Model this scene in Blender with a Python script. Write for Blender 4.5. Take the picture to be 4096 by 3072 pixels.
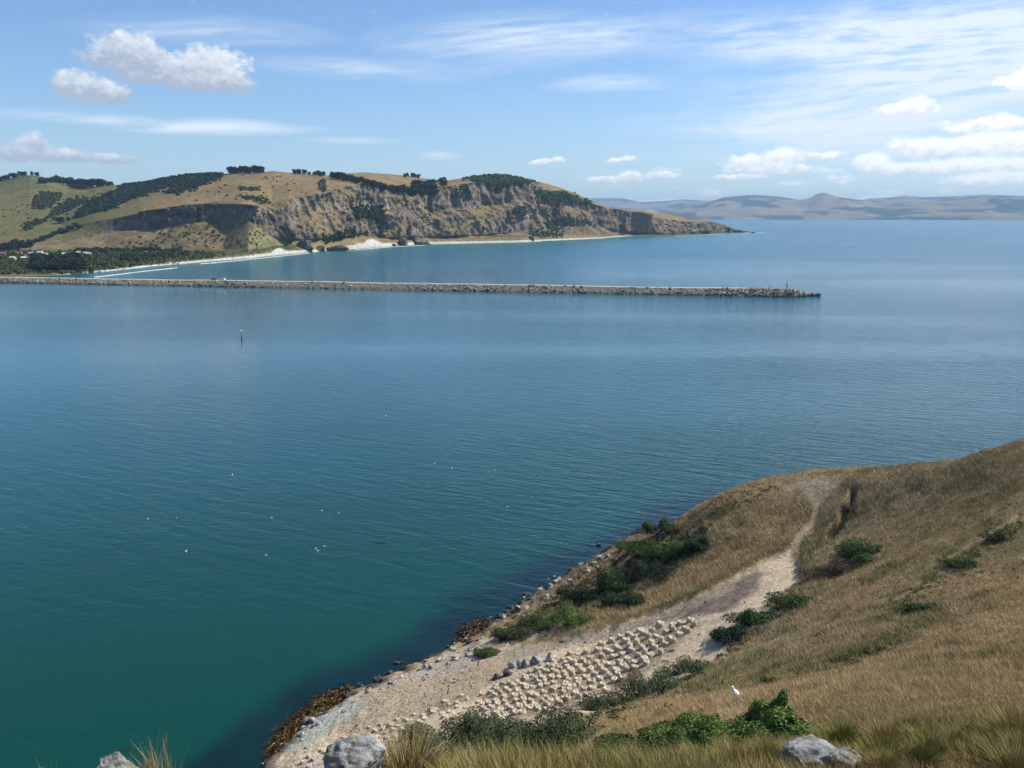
import bpy, math, random
import numpy as np
from mathutils import Vector, Matrix
from mathutils.bvhtree import BVHTree

for _o in list(bpy.data.objects):
    bpy.data.objects.remove(_o)
SC = bpy.context.scene
rad = math.radians

# ------------------------------------------------------------------ camera
CAM_H = 55.0
FPX = 887.0                       # focal length in pixels of a 1024 wide frame
PITCH = math.atan((384 - 216.0) / FPX)
cam = bpy.data.cameras.new('camera')
cam.sensor_width = 36.0
cam.lens = 36.0 * FPX / 1024.0
cam.clip_start = 0.3
cam.clip_end = 120000.0
cam_ob = bpy.data.objects.new('camera', cam)
SC.collection.objects.link(cam_ob)
cam_ob.location = (0, 0, CAM_H)
cam_ob.rotation_euler = (math.pi / 2 - PITCH, 0, 0)
SC.camera = cam_ob
SC.render.resolution_x, SC.render.resolution_y = 1024, 768

# ------------------------------------------------------------------ light
SUN_AZ, SUN_EL = rad(69.0), rad(48.0)     # azimuth from +Y towards +X
SUN_DIR = Vector((math.sin(SUN_AZ) * math.cos(SUN_EL), math.cos(SUN_AZ) * math.cos(SUN_EL), math.sin(SUN_EL)))
sun = bpy.data.lights.new('sun', 'SUN')
sun.energy = 4.8
sun.angle = rad(0.53)
sun.color = (1.0, 0.955, 0.88)
sun_ob = bpy.data.objects.new('sun', sun)
SC.collection.objects.link(sun_ob)
sun_ob.rotation_euler = SUN_DIR.to_track_quat('Z', 'Y').to_euler()
sun_ob.location = (200, 0, 300)

SC.view_settings.view_transform = 'Standard'
SC.view_settings.look = 'None'
SC.view_settings.gamma = 1.0
SC.view_settings.exposure = 0.42
SC.render.engine = 'CYCLES'
cy = SC.cycles
cy.use_denoising = True
try:
    cy.denoiser = 'OPENIMAGEDENOISE'
except Exception:
    pass
cy.max_bounces = 5
cy.diffuse_bounces = 2
cy.glossy_bounces = 2
cy.transmission_bounces = 2
cy.volume_bounces = 0
cy.transparent_max_bounces = 4
cy.caustics_reflective = False
cy.caustics_refractive = False
cy.use_adaptive_sampling = True
cy.adaptive_threshold = 0.03
cy.adaptive_min_samples = 16
cy.sample_clamp_indirect = 4.0

# ------------------------------------------------------------------ picture <-> place
UP = np.array([0, math.sin(PITCH), math.cos(PITCH)])
FW = np.array([0, math.cos(PITCH), -math.sin(PITCH)])
CC = np.array([0, 0, CAM_H])

def ray(sx, sy):
    """direction of the ray through photograph pixel (4096 x 3072)"""
    u = (np.asarray(sx, float) / 4 - 512) / FPX
    v = (384 - np.asarray(sy, float) / 4) / FPX
    return np.stack([u, v * UP[1] + FW[1], v * UP[2] + FW[2]], -1)

def at_r(sx, sy, r):
    d = ray(sx, sy)
    t = np.asarray(r, float) / np.hypot(d[..., 0], d[..., 1])
    return CC + d * t[..., None]

def at_z(sx, sy, z):
    d = ray(sx, sy)
    t = (np.asarray(z, float) - CAM_H) / d[..., 2]
    return CC + d * t[..., None]

def to_px(P):
    P = np.asarray(P, float) - CC
    dep = P @ FW
    dep = np.where(dep < 0.1, 0.1, dep)
    return np.stack([4 * (512 + FPX * P[..., 0] / dep), 4 * (384 - FPX * (P @ UP) / dep)], -1)

def azel(sx, sy):
    d = ray(sx, sy)
    d = d / np.linalg.norm(d)
    return math.atan2(d[0], d[1]), math.asin(d[2])

# ------------------------------------------------------------------ node helper
class E:
    def __init__(s, nt, sock): s.nt, s.s = nt, sock
    def _m(s, op, *a, clamp=False):
        n = s.nt.nodes.new('ShaderNodeMath'); n.operation = op; n.use_clamp = clamp
        for i, x in enumerate((s,) + a):
            if isinstance(x, E): s.nt.links.new(x.s, n.inputs[i])
            else: n.inputs[i].default_value = float(x)
        return E(s.nt, n.outputs[0])
    def __add__(s, o): return s._m('ADD', o)
    __radd__ = __add__
    def __mul__(s, o): return s._m('MULTIPLY', o)
    __rmul__ = __mul__
    def __sub__(s, o): return s._m('SUBTRACT', o)
    def __rsub__(s, o): return (s * -1.0) + o
    def __truediv__(s, o): return s._m('DIVIDE', o)
    def __pow__(s, o): return s._m('POWER', o)
    def max(s, o): return s._m('MAXIMUM', o)
    def min(s, o): return s._m('MINIMUM', o)
    def clamp(s): return s._m('ADD', 0.0, clamp=True)
    def step(s, a, b, lo=0.0, hi=1.0):
        n = s.nt.nodes.new('ShaderNodeMapRange'); n.interpolation_type = 'SMOOTHSTEP'
        s.nt.links.new(s.s, n.inputs[0])
        for i, x in enumerate((a, b, lo, hi)): n.inputs[i + 1].default_value = x
        return E(s.nt, n.outputs[0])

def vec(nt, x, y, z=0.0):
    n = nt.nodes.new('ShaderNodeCombineXYZ')
    for i, a in enumerate((x, y, z)):
        if isinstance(a, E): nt.links.new(a.s, n.inputs[i])
        else: n.inputs[i].default_value = a
    return E(nt, n.outputs[0])

def sep(nt, v):
    n = nt.nodes.new('ShaderNodeSeparateXYZ'); nt.links.new(v.s, n.inputs[0])
    return [E(nt, o) for o in n.outputs]

def vmad(nt, v, mul, add):
    n = nt.nodes.new('ShaderNodeVectorMath'); n.operation = 'MULTIPLY_ADD'
    nt.links.new(v.s, n.inputs[0])
    for i, a in ((1, mul), (2, add)):
        if isinstance(a, E): nt.links.new(a.s, n.inputs[i])
        else: n.inputs[i].default_value = a
    return E(nt, n.outputs[0])

def vlen(nt, v):
    n = nt.nodes.new('ShaderNodeVectorMath'); n.operation = 'LENGTH'
    nt.links.new(v.s, n.inputs[0]); return E(nt, n.outputs['Value'])

def noise(nt, v, scale, detail=3.0, rough=0.55, dist=0.0, color=False):
    n = nt.nodes.new('ShaderNodeTexNoise'); n.noise_dimensions = '3D'
    if v is not None: nt.links.new(v.s, n.inputs['Vector'])
    n.inputs['Scale'].default_value = scale
    n.inputs['Detail'].default_value = detail
    n.inputs['Roughness'].default_value = rough
    n.inputs['Distortion'].default_value = dist
    return E(nt, n.outputs['Color' if color else 'Fac'])

def noise2(nt, v, scale, detail=3.0, rough=0.55):
    n = nt.nodes.new('ShaderNodeTexNoise'); n.noise_dimensions = '2D'
    nt.links.new(v.s, n.inputs['Vector'])
    n.inputs['Scale'].default_value = scale
    n.inputs['Detail'].default_value = detail
    n.inputs['Roughness'].default_value = rough
    return E(nt, n.outputs['Fac'])

def mixc(nt, f, a, b, mode='MIX'):
    n = nt.nodes.new('ShaderNodeMix'); n.data_type = 'RGBA'; n.blend_type = mode
    if isinstance(f, E): nt.links.new(f.s, n.inputs[0])
    else: n.inputs[0].default_value = f
    for i, x in ((6, a), (7, b)):
        if isinstance(x, E): nt.links.new(x.s, n.inputs[i])
        else: n.inputs[i].default_value = (x[0], x[1], x[2], 1)
    return E(nt, n.outputs[2])

# ------------------------------------------------------------------ sky
world = bpy.data.worlds.new('World')
SC.world = world
world.use_nodes = True
nt = world.node_tree
nt.nodes.clear()
w_out = nt.nodes.new('ShaderNodeOutputWorld')
bg = nt.nodes.new('ShaderNodeBackground')
nt.links.new(bg.outputs[0], w_out.inputs[0])
SKY_S = 0.095
bg.inputs[1].default_value = SKY_S
sky = nt.nodes.new('ShaderNodeTexSky')
sky.sky_type = 'NISHITA'
sky.sun_disc = False
sky.sun_elevation = SUN_EL
sky.sun_rotation = SUN_AZ
sky.altitude = 50
sky.air_density = 1.0
sky.dust_density = 0.35
sky.ozone_density = 2.2
tc = nt.nodes.new('ShaderNodeTexCoord')
D = E(nt, tc.outputs['Generated'])
dx, dy, dz = sep(nt, D)
el = dz._m('ARCSINE')
az = dx._m('ARCTAN2', dy)
AE = vec(nt, az, el)
# --- high streaky cloud: stretched noise, gathered in veils
wv = noise2(nt, vec(nt, az * 3.0, el * 9.0), 1.0, 1.0, 0.5)
streak = noise2(nt, vec(nt, az * 5.0 + wv * 1.2, (el - az * 0.05 + wv * 0.035) * 46.0), 1.0, 5.0, 0.64)
fine = noise2(nt, vec(nt, az * 16.0 + wv * 2.0, (el - az * 0.06) * 130.0), 1.0, 3.0, 0.6)
VEILS = [(3720, 315, 760, 250, 1.05), (2030, 170, 470, 95, .62), (2950, 150, 800, 75, .55), (830, 125, 420, 50, .42),
         (780, 497, 400, 26, 1.05), (2450, 352, 230, 30, .6), (3150, 500, 620, 55, .6), (1765, 607, 75, 15, .9),
         (1450, 285, 420, 40, .42), (250, 455, 320, 22, .45), (1430, 555, 200, 14, .35), (3950, 120, 500, 200, .5),
         (3500, 590, 900, 60, .4)]
AEs = vmad(nt, AE, (1, 1, 0), vec(nt, 0.0, (wv - 0.5) * 0.02))
veil = None
for sx, sy, a, b, s in VEILS:
    c = azel(sx, sy); ra, rb = a * 1.25 / 4 / FPX, b * 1.25 / 4 / FPX
    L = vlen(nt, vmad(nt, AEs, (1 / ra, 1 / rb, 0), (-c[0] / ra, -c[1] / rb, 0)))
    n = nt.nodes.new('ShaderNodeMath'); n.operation = 'SUBTRACT'; n.use_clamp = True
    n.inputs[0].default_value = 1.0; nt.links.new(L.s, n.inputs[1])
    if veil is None: veil = E(nt, n.outputs[0]) * (1.6 * s)
    else: veil = E(nt, n.outputs[0])._m('MULTIPLY_ADD', 1.6 * s, veil)
# beyond the frame thin cloud drifts everywhere
off = (noise2(nt, vec(nt, dx / (dz.max(0.0) + 0.25), dy / (dz.max(0.0) + 0.25)), 1.1, 3.0, 0.6).step(0.55, 0.80, 0.0, 0.25)) * el.step(0.26, 0.45)
cirrus = ((streak * 0.66 + fine * 0.34).step(0.27, 0.68) * veil + off).clamp()
# --- heaped cloud
CUM = [(470, 205, 125, 75), (560, 240, 90, 85), (300, 315, 75, 60), (400, 345, 110, 45), (690, 265, 90, 65), (840, 265, 165, 85), (930, 275, 95, 68),
       (110, 590, 75, 45), (60, 622, 70, 32), (240, 628, 160, 26), (450, 637, 95, 20),
       (2175, 652, 75, 13), (2235, 646, 36, 18), (2420, 718, 95, 17), (2525, 710, 60, 22), (2650, 698, 80, 17), (2485, 638, 65, 13),
       (3000, 645, 115, 25), (3130, 628, 95, 40), (3080, 672, 165, 25), (2960, 706, 110, 14), (3300, 622, 75, 17),
       (3490, 655, 80, 40), (3620, 668, 190, 25), (3760, 585, 190, 40), (3990, 570, 260, 48), (3900, 660, 290, 30),
       (3970, 716, 160, 24), (3630, 428, 110, 34), (4070, 322, 70, 26), (3990, 487, 190, 22), (4350, 600, 200, 60)]
cwx = noise2(nt, vec(nt, az, el * 1.35), 38.0, 5.0, 0.66)
cwy = noise2(nt, vec(nt, az + 7.3, el * 1.35), 34.0, 5.0, 0.66)
cw2 = noise2(nt, vec(nt, az + 3.1, el * 1.3), 12.0, 2.0, 0.55)
wamp = el.step(0.03, 0.17, 0.30, 1.0)
AEw = vec(nt, az + (cwx * 0.048 + cw2 * 0.030 - 0.039) * wamp, el + (cwy * 0.030 + cw2 * 0.022 - 0.026) * wamp)
acc = mx = None
for sx, sy, a, b in CUM:
    c = azel(sx, sy + (22 if sy < 350 and sx < 1100 else 0)); ra, rb = a * 1.1 / 4 / FPX, b * 1.15 / 4 / FPX
    q = vmad(nt, AEw, (1 / ra, 1 / rb, 0), (-c[0] / ra, -c[1] / rb, 1))
    # the third component carries the weight total; its length part is removed by the offset below
    L = vlen(nt, q)
    n = nt.nodes.new('ShaderNodeMath'); n.operation = 'SUBTRACT'; n.use_clamp = True
    n.inputs[0].default_value = 1.414; nt.links.new(L.s, n.inputs[1])
    w = E(nt, n.outputs[0])
    mx = w if mx is None else mx.max(w)
    acc = vmad(nt, q, w, acc if acc is not None else (0, 0, 0))
_, accy, accz = sep(nt, acc)
rel = accy / (accz + 0.01)
puff = noise2(nt, vec(nt, az, el * 1.5), 85.0, 4.0, 0.62)
# a row of small fair weather heaps low over the horizon
row = noise2(nt, vec(nt, az * 22.0, el * 95.0), 1.0, 3.0, 0.55).step(0.55, 0.75) * el.step(0.002, 0.012) * el.step(0.075, 0.035) * az.step(0.0, 0.22)
cum = (mx * 2.0 + (puff - 0.5) * 0.50).step(0.02, 0.55).max(row * 0.9)
bright = (rel * 0.55 + (puff - 0.5) * 0.9 + 0.56 + (az * 0.9)).clamp()
ccol = mixc(nt, bright, (0.44, 0.49, 0.58), (1.16, 1.17, 1.18))
# --- compose (radiances below are what the sky gives off)
def scale_c(nt, c, k):
    n = nt.nodes.new('ShaderNodeVectorMath'); n.operation = 'SCALE'
    if isinstance(c, E): nt.links.new(c.s, n.inputs[0])
    else: n.inputs[0].default_value = c
    n.inputs['Scale'].default_value = k
    return E(nt, n.outputs[0])
skyc = E(nt, sky.outputs[0])
SKY_TINT = (0.80, 0.95, 1.15)
skyc = mixc(nt, 1.0, skyc, SKY_TINT, 'MULTIPLY')
c1 = mixc(nt, cirrus * 0.86, skyc, scale_c(nt, (0.70, 0.76, 0.83), 1 / SKY_S))
c2 = mixc(nt, cum * az.step(-0.55, 0.0, 0.84, 0.95), c1, scale_c(nt, ccol, 0.80 / SKY_S))
nt.links.new(c2.s, bg.inputs[0])
world.cycles.sampling_method = 'NONE'
world.cycles.sample_map_resolution = 512

# ------------------------------------------------------------------ numpy tools
RNG = np.random.default_rng(7)
random.seed(7)

def _hash(ix, iy, iz, seed):
    h = (ix.astype(np.int64) * 374761393 + iy.astype(np.int64) * 668265263 + iz.astype(np.int64) * 2147483647 + seed * 144664123) & 0xFFFFFFFF
    h = ((h ^ (h >> 13)) * 1274126177) & 0xFFFFFFFF
    h = ((h ^ (h >> 16)) * 2246822519) & 0xFFFFFFFF
    return ((h ^ (h >> 15)) & 0xFFFF) / 65535.0

def vnoise(p, seed=0):
    p = np.asarray(p, float)
    i = np.floor(p).astype(np.int64); f = p - i
    f = f * f * f * (f * (f * 6 - 15) + 10)
    x, y, z = i[..., 0], i[..., 1], i[..., 2]; a, b, c = f[..., 0], f[..., 1], f[..., 2]
    def H(dx, dy, dz): return _hash(x + dx, y + dy, z + dz, seed)
    x00 = H(0,0,0) * (1 - a) + H(1,0,0) * a; x10 = H(0,1,0) * (1 - a) + H(1,1,0) * a
    x01 = H(0,0,1) * (1 - a) + H(1,0,1) * a; x11 = H(0,1,1) * (1 - a) + H(1,1,1) * a
    y0 = x00 * (1 - b) + x10 * b; y1 = x01 * (1 - b) + x11 * b
    return (y0 * (1 - c) + y1 * c) * 2 - 1

def fbm(p, octs=4, seed=0, gain=0.5, ridged=False):
    p = np.asarray(p, float); s = 0.0; a = 1.0; t = 0.0
    for o in range(octs):
        n = vnoise(p * (2.03 ** o) + o * 17.3, seed + o)
        if ridged: n = 1 - 2 * np.abs(n)
        s = s + a * n; t += a; a *= gain
    return s / t

def sstep(x, a, b):
    t = np.clip((np.asarray(x, float) - a) / (b - a), 0, 1)
    return t * t * (3 - 2 * t)

def pdist(px, py, poly, closed=True):
    """distance to a polyline in photograph pixels, negative inside when closed"""
    poly = np.asarray(poly, float); n = len(poly)
    d = np.full(px.shape, 1e18); ins = np.zeros(px.shape, bool)
    for i in range(n if closed else n - 1):
        ax, ay = poly[i]; bx, by = poly[(i + 1) % n]
        ex, ey = bx - ax, by - ay
        t = np.clip(((px - ax) * ex + (py - ay) * ey) / (ex * ex + ey * ey + 1e-9), 0, 1)
        d = np.minimum(d, (px - ax - t * ex) ** 2 + (py - ay - t * ey) ** 2)
        if closed:
            c = ((ay > py) != (by > py)) & (px < ex * (py - ay) / (ey if abs(ey) > 1e-9 else 1e-9) + ax)
            ins ^= c
    d = np.sqrt(d)
    return np.where(ins, -d, d) if closed else d

def inpoly(px, py, poly): return pdist(np.asarray(px, float), np.asarray(py, float), poly) < 0

COL = SC.collection
def mesh_np(name, V, F, mat=None, parent=None, colors=None, smooth=True, attrs=None, link=True):
    """V n x 3, F a list of index arrays (m x 3 or m x 4)"""
    me = bpy.data.meshes.new(name)
    F = F if isinstance(F, list) else [F]
    F = [np.asarray(f, np.int32) for f in F if len(f)]
    V = np.asarray(V, np.float32)
    loops = np.concatenate([f.ravel() for f in F])
    sizes = np.concatenate([np.full(len(f), f.shape[1], np.int32) for f in F])
    starts = np.concatenate([[0], np.cumsum(sizes)[:-1]]).astype(np.int32)
    me.vertices.add(len(V)); me.loops.add(len(loops)); me.polygons.add(len(sizes))
    me.vertices.foreach_set('co', V.ravel())
    me.loops.foreach_set('vertex_index', loops)
    me.polygons.foreach_set('loop_start', starts)
    me.polygons.foreach_set('loop_total', sizes)
    me.polygons.foreach_set('use_smooth', np.full(len(sizes), smooth, bool))
    if colors is not None:
        a = me.color_attributes.new('col', 'FLOAT_COLOR', 'POINT')
        c = np.ones((len(V), 4), np.float32); c[:, :3] = colors
        a.data.foreach_set('color', c.ravel())
    for k, v in (attrs or {}).items():
        a = me.attributes.new(k, 'FLOAT', 'POINT'); a.data.foreach_set('value', np.asarray(v, np.float32))
    me.update(calc_edges=True)
    if mat: me.materials.append(mat)
    if not link: return me
    return obj(name, me, parent)

def obj(name, me, parent=None):
    o = bpy.data.objects.new(name, me); COL.objects.link(o)
    if parent is not None: o.parent = parent
    return o

def tag(o, label=None, cat=None, group=None, kind=None):
    if label: o['label'] = label
    if cat: o['category'] = cat
    if group: o['group'] = group
    if kind: o['kind'] = kind
    return o

def thing(name, label, cat, loc=(0, 0, 0), rz=0.0, group=None, scale=1.0):
    o = bpy.data.objects.new(name, None); COL.objects.link(o)
    o.empty_display_size = 0.2
    o.location = loc; o.rotation_euler = (0, 0, rz); o.scale = (scale,) * 3
    return tag(o, label, cat, group)

def grid_faces(n, m, keep=None):
    i = np.arange(n - 1)[:, None]; j = np.arange(m - 1)[None, :]
    a = i * m + j
    F = np.stack([a, a + 1, a + m + 1, a + m], -1).reshape(-1, 4)
    return F if keep is None else F[keep]

def drop_loose(V, F, *arrs):
    used = np.zeros(len(V), bool); used[F.ravel()] = True
    mp = np.cumsum(used) - 1
    return (V[used], mp[F]) + tuple(a[used] for a in arrs)

# ------------------------------------------------------------------ materials
def new_mat(name):
    m = bpy.data.materials.new(name); m.use_nodes = True
    nt = m.node_tree; b = nt.nodes['Principled BSDF']
    return m, nt, b

def pos(nt):
    g = nt.nodes.new('ShaderNodeNewGeometry'); return E(nt, g.outputs['Position'])

def attr(nt, name, fac=False):
    a = nt.nodes.new('ShaderNodeAttribute'); a.attribute_name = name
    return E(nt, a.outputs['Fac' if fac else 'Color'])

def bump(nt, b, h, strength, dist):
    n = nt.nodes.new('ShaderNodeBump'); n.inputs['Strength'].default_value = strength; n.inputs['Distance'].default_value = dist
    nt.links.new(h.s, n.inputs['Height']); nt.links.new(n.outputs[0], b.inputs['Normal'])
    return n

def attr_mat(name, rough=0.85, scale=1.0, lo=0.7, hi=1.25, bscale=None, bdist=0.3, spec=0.2, obj_co=False):
    """colour attribute with fine mottling and relief"""
    m, nt, b = new_mat(name)
    if obj_co:
        t = nt.nodes.new('ShaderNodeTexCoord'); p = E(nt, t.outputs['Object'])
    else:
        p = pos(nt)
    n = noise(nt, p, scale, 5.0, 0.65)
    k = n.step(0.25, 0.75, lo, hi)
    c = mixc(nt, 1.0, attr(nt, 'col'), (1, 1, 1), 'MULTIPLY')
    v = nt.nodes.new('ShaderNodeVectorMath'); v.operation = 'SCALE'
    nt.links.new(c.s, v.inputs[0]); nt.links.new(k.s, v.inputs['Scale'])
    nt.links.new(v.outputs[0], b.inputs['Base Color'])
    b.inputs['Roughness'].default_value = rough
    b.inputs['Specular IOR Level'].default_value = spec
    if bscale: bump(nt, b, noise(nt, p, bscale, 5.0, 0.65), 1.0, bdist)
    return m

def flat_mat(name, col, rough=0.7, var=0.15, scale=3.0, spec=0.3, metal=0.0, bdist=0.0):
    m, nt, b = new_mat(name)
    t = nt.nodes.new('ShaderNodeTexCoord'); p = E(nt, t.outputs['Object'])
    n = noise(nt, p, scale, 4.0, 0.6)
    a = tuple(c * (1 - var) for c in col); d = tuple(c * (1 + var) for c in col)
    nt.links.new(mixc(nt, n.step(0.3, 0.7), a, d).s, b.inputs['Base Color'])
    b.inputs['Roughness'].default_value = rough; b.inputs['Specular IOR Level'].default_value = spec
    b.inputs['Metallic'].default_value = metal
    if bdist: bump(nt, b, n, 0.8, bdist)
    return m

M_HILL = attr_mat('hill_ground', 0.95, 0.16, 0.62, 1.35, 0.14, 3.0, 0.05)
M_FAR = attr_mat('far_ground', 0.95, 0.002, 0.8, 1.2, None, 0, 0.0)
M_GROUND = attr_mat('slope_ground', 0.95, 2.2, 0.62, 1.3, 3.0, 0.18, 0.05)
M_LEAF = attr_mat('foliage', 0.7, 0.6, 0.75, 1.25, None, 0, 0.08)
M_BLADE = attr_mat('dry_grass_blade', 0.75, 0.5, 0.85, 1.15, None, 0, 0.12)
M_BARK = flat_mat('bark', (0.10, 0.075, 0.055), 0.9, 0.3, 4.0)
M_ROCKF = attr_mat('rock_face', 0.85, 1.4, 0.6, 1.3, 2.0, 0.12, 0.2, True)

# ------------------------------------------------------------------ sea
m, nt, b = new_mat('sea_water')
M_SEA = m
p = pos(nt); px_, py_, pz_ = sep(nt, p)
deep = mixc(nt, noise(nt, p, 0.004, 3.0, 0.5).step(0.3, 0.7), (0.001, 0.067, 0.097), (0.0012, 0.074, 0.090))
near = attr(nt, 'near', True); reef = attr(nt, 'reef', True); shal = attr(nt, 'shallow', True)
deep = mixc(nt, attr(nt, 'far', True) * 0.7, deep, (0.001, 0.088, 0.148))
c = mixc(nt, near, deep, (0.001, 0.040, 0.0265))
c = mixc(nt, shal, c, (0.035, 0.15, 0.145))
rn = noise(nt, p, 0.12, 3.0, 0.6).step(0.25, 0.75, 0.75, 1.1)
c = mixc(nt, (reef * rn).clamp(), c, (0.0012, 0.013, 0.013))
nt.links.new(c.s, b.inputs['Base Color'])
b.inputs['IOR'].default_value = 1.333
b.inputs['Specular IOR Level'].default_value = 0.5
# wind waves running across the view, smaller chop on top, calm lanes between
def rot2(nt, x, y, a): return x * math.cos(a) + y * math.sin(a), y * math.cos(a) - x * math.sin(a)
w1x, w1y = rot2(nt, px_, py_, rad(-28)); w2x, w2y = rot2(nt, px_, py_, rad(14)); w3x, w3y = rot2(nt, px_, py_, rad(-10))
s1 = noise(nt, vec(nt, w1x * 0.10, w1y * 0.42), 1.0, 2.0, 0.5, 0.6)
s2 = noise(nt, vec(nt, w2x * 0.30, w2y * 0.95, 5.0), 1.0, 3.0, 0.55, 0.5)
s3 = noise(nt, vec(nt, w3x * 1.0, w3y * 2.2, 9.0), 1.0, 3.0, 0.6, 0.3)
lane = noise(nt, vec(nt, px_ * 0.0022, py_ * 0.0075, 2.0), 1.0, 3.0, 0.55, 0.4).step(0.33, 0.62, 0.45, 1.1)
gust = attr(nt, 'rough', True)
h = (s1 * 0.55 + s2 * 0.26 + s3 * 0.085) * lane * gust
bump(nt, b, h, 1.0, 1.0)
b.inputs['Roughness'].default_value = 0.12
rg = (attr(nt, 'far', True) * 0.20 + 0.07)
nt.links.new(rg.s, b.inputs['Roughness'])

def build_sea():
    a0 = np.concatenate([np.linspace(-180, -40, 60)[:-1], np.linspace(-40, 40, 420), np.linspace(40, 180, 60)[1:]]) * math.pi / 180
    rr = np.concatenate([np.geomspace(28, 400, 210), np.geomspace(403, 3500, 150), np.geomspace(3600, 30000, 30)])
    A, R = np.meshgrid(a0, rr, indexing='ij')
    V = np.stack([R * np.sin(A), R * np.cos(A), 0 * R], -1).reshape(-1, 3)
    px = to_px(V); X, Y = px[:, 0], px[:, 1]
    infr = (np.abs(np.arctan2(V[:, 0], V[:, 1])) < 1.2)
    edge = [(620, 3200), (715, 3060), (960, 2860), (1220, 2700), (1460, 2610), (1630, 2530), (1750, 2450), (1870, 2365), (2090, 2285), (2290, 2205), (2450, 2120), (2600, 2020), (2800, 1940),
            (3200, 2000), (3200, 3400), (500, 3400)]
    d = pdist(X, Y, edge)
    wob = fbm(V * 0.08, 3, 5) * 45
    reef = sstep(-(d + wob), -45, 60) * infr
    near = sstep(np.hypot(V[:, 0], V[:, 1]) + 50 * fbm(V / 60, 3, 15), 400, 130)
    shore = [(s, y) for s, y in zip(C0X, C0Y)]
    ds = pdist(X, Y, shore, False)
    shallow = np.exp(-np.clip(ds, 0, None) / 22.0) * infr * (Y < 1180) * sstep(X, 300, 700)
    R_ = np.hypot(V[:, 0], V[:, 1])
    azd = np.degrees(np.arctan2(V[:, 0], V[:, 1]))
    # the lee of the point is smoother than open water to the right
    rough = 0.22 + 0.55 * sstep(azd, -10, 24) + 0.12 * fbm(V * 0.006, 3, 8)
    rough *= 1 - 0.5 * sstep(R_, 150, 60)
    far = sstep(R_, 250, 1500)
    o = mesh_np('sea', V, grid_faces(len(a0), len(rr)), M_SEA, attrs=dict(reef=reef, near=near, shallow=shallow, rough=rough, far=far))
    tag(o, 'teal sea water shading from dark green below the slope to pale blue', 'water', kind='structure')

# ------------------------------------------------------------------ hills across the water
C0X = [-900, -400, 0, 234, 420, 620, 800, 1000, 1150, 1308, 1500, 1721, 2094, 2300, 2400, 2480, 2520, 2620, 2700, 2800, 2900, 2990]
C0Y = [1130, 1120, 1112, 1103, 1088, 1066, 1050, 1034, 1018, 1005, 990, 976, 968, 958, 953, 948, 945, 945, 943, 938, 933, 929.5]
def _t(x, *pairs):
    a = np.array(pairs, float); return np.interp(x, a[:, 0], a[:, 1])

def smooth1(a, k):
    ker = np.hanning(k + 2)[1:-1]; ker /= ker.sum()
    p = np.pad(a, (k // 2, k // 2), mode='edge'); return np.convolve(p, ker, 'valid')[:len(a)]

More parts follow.
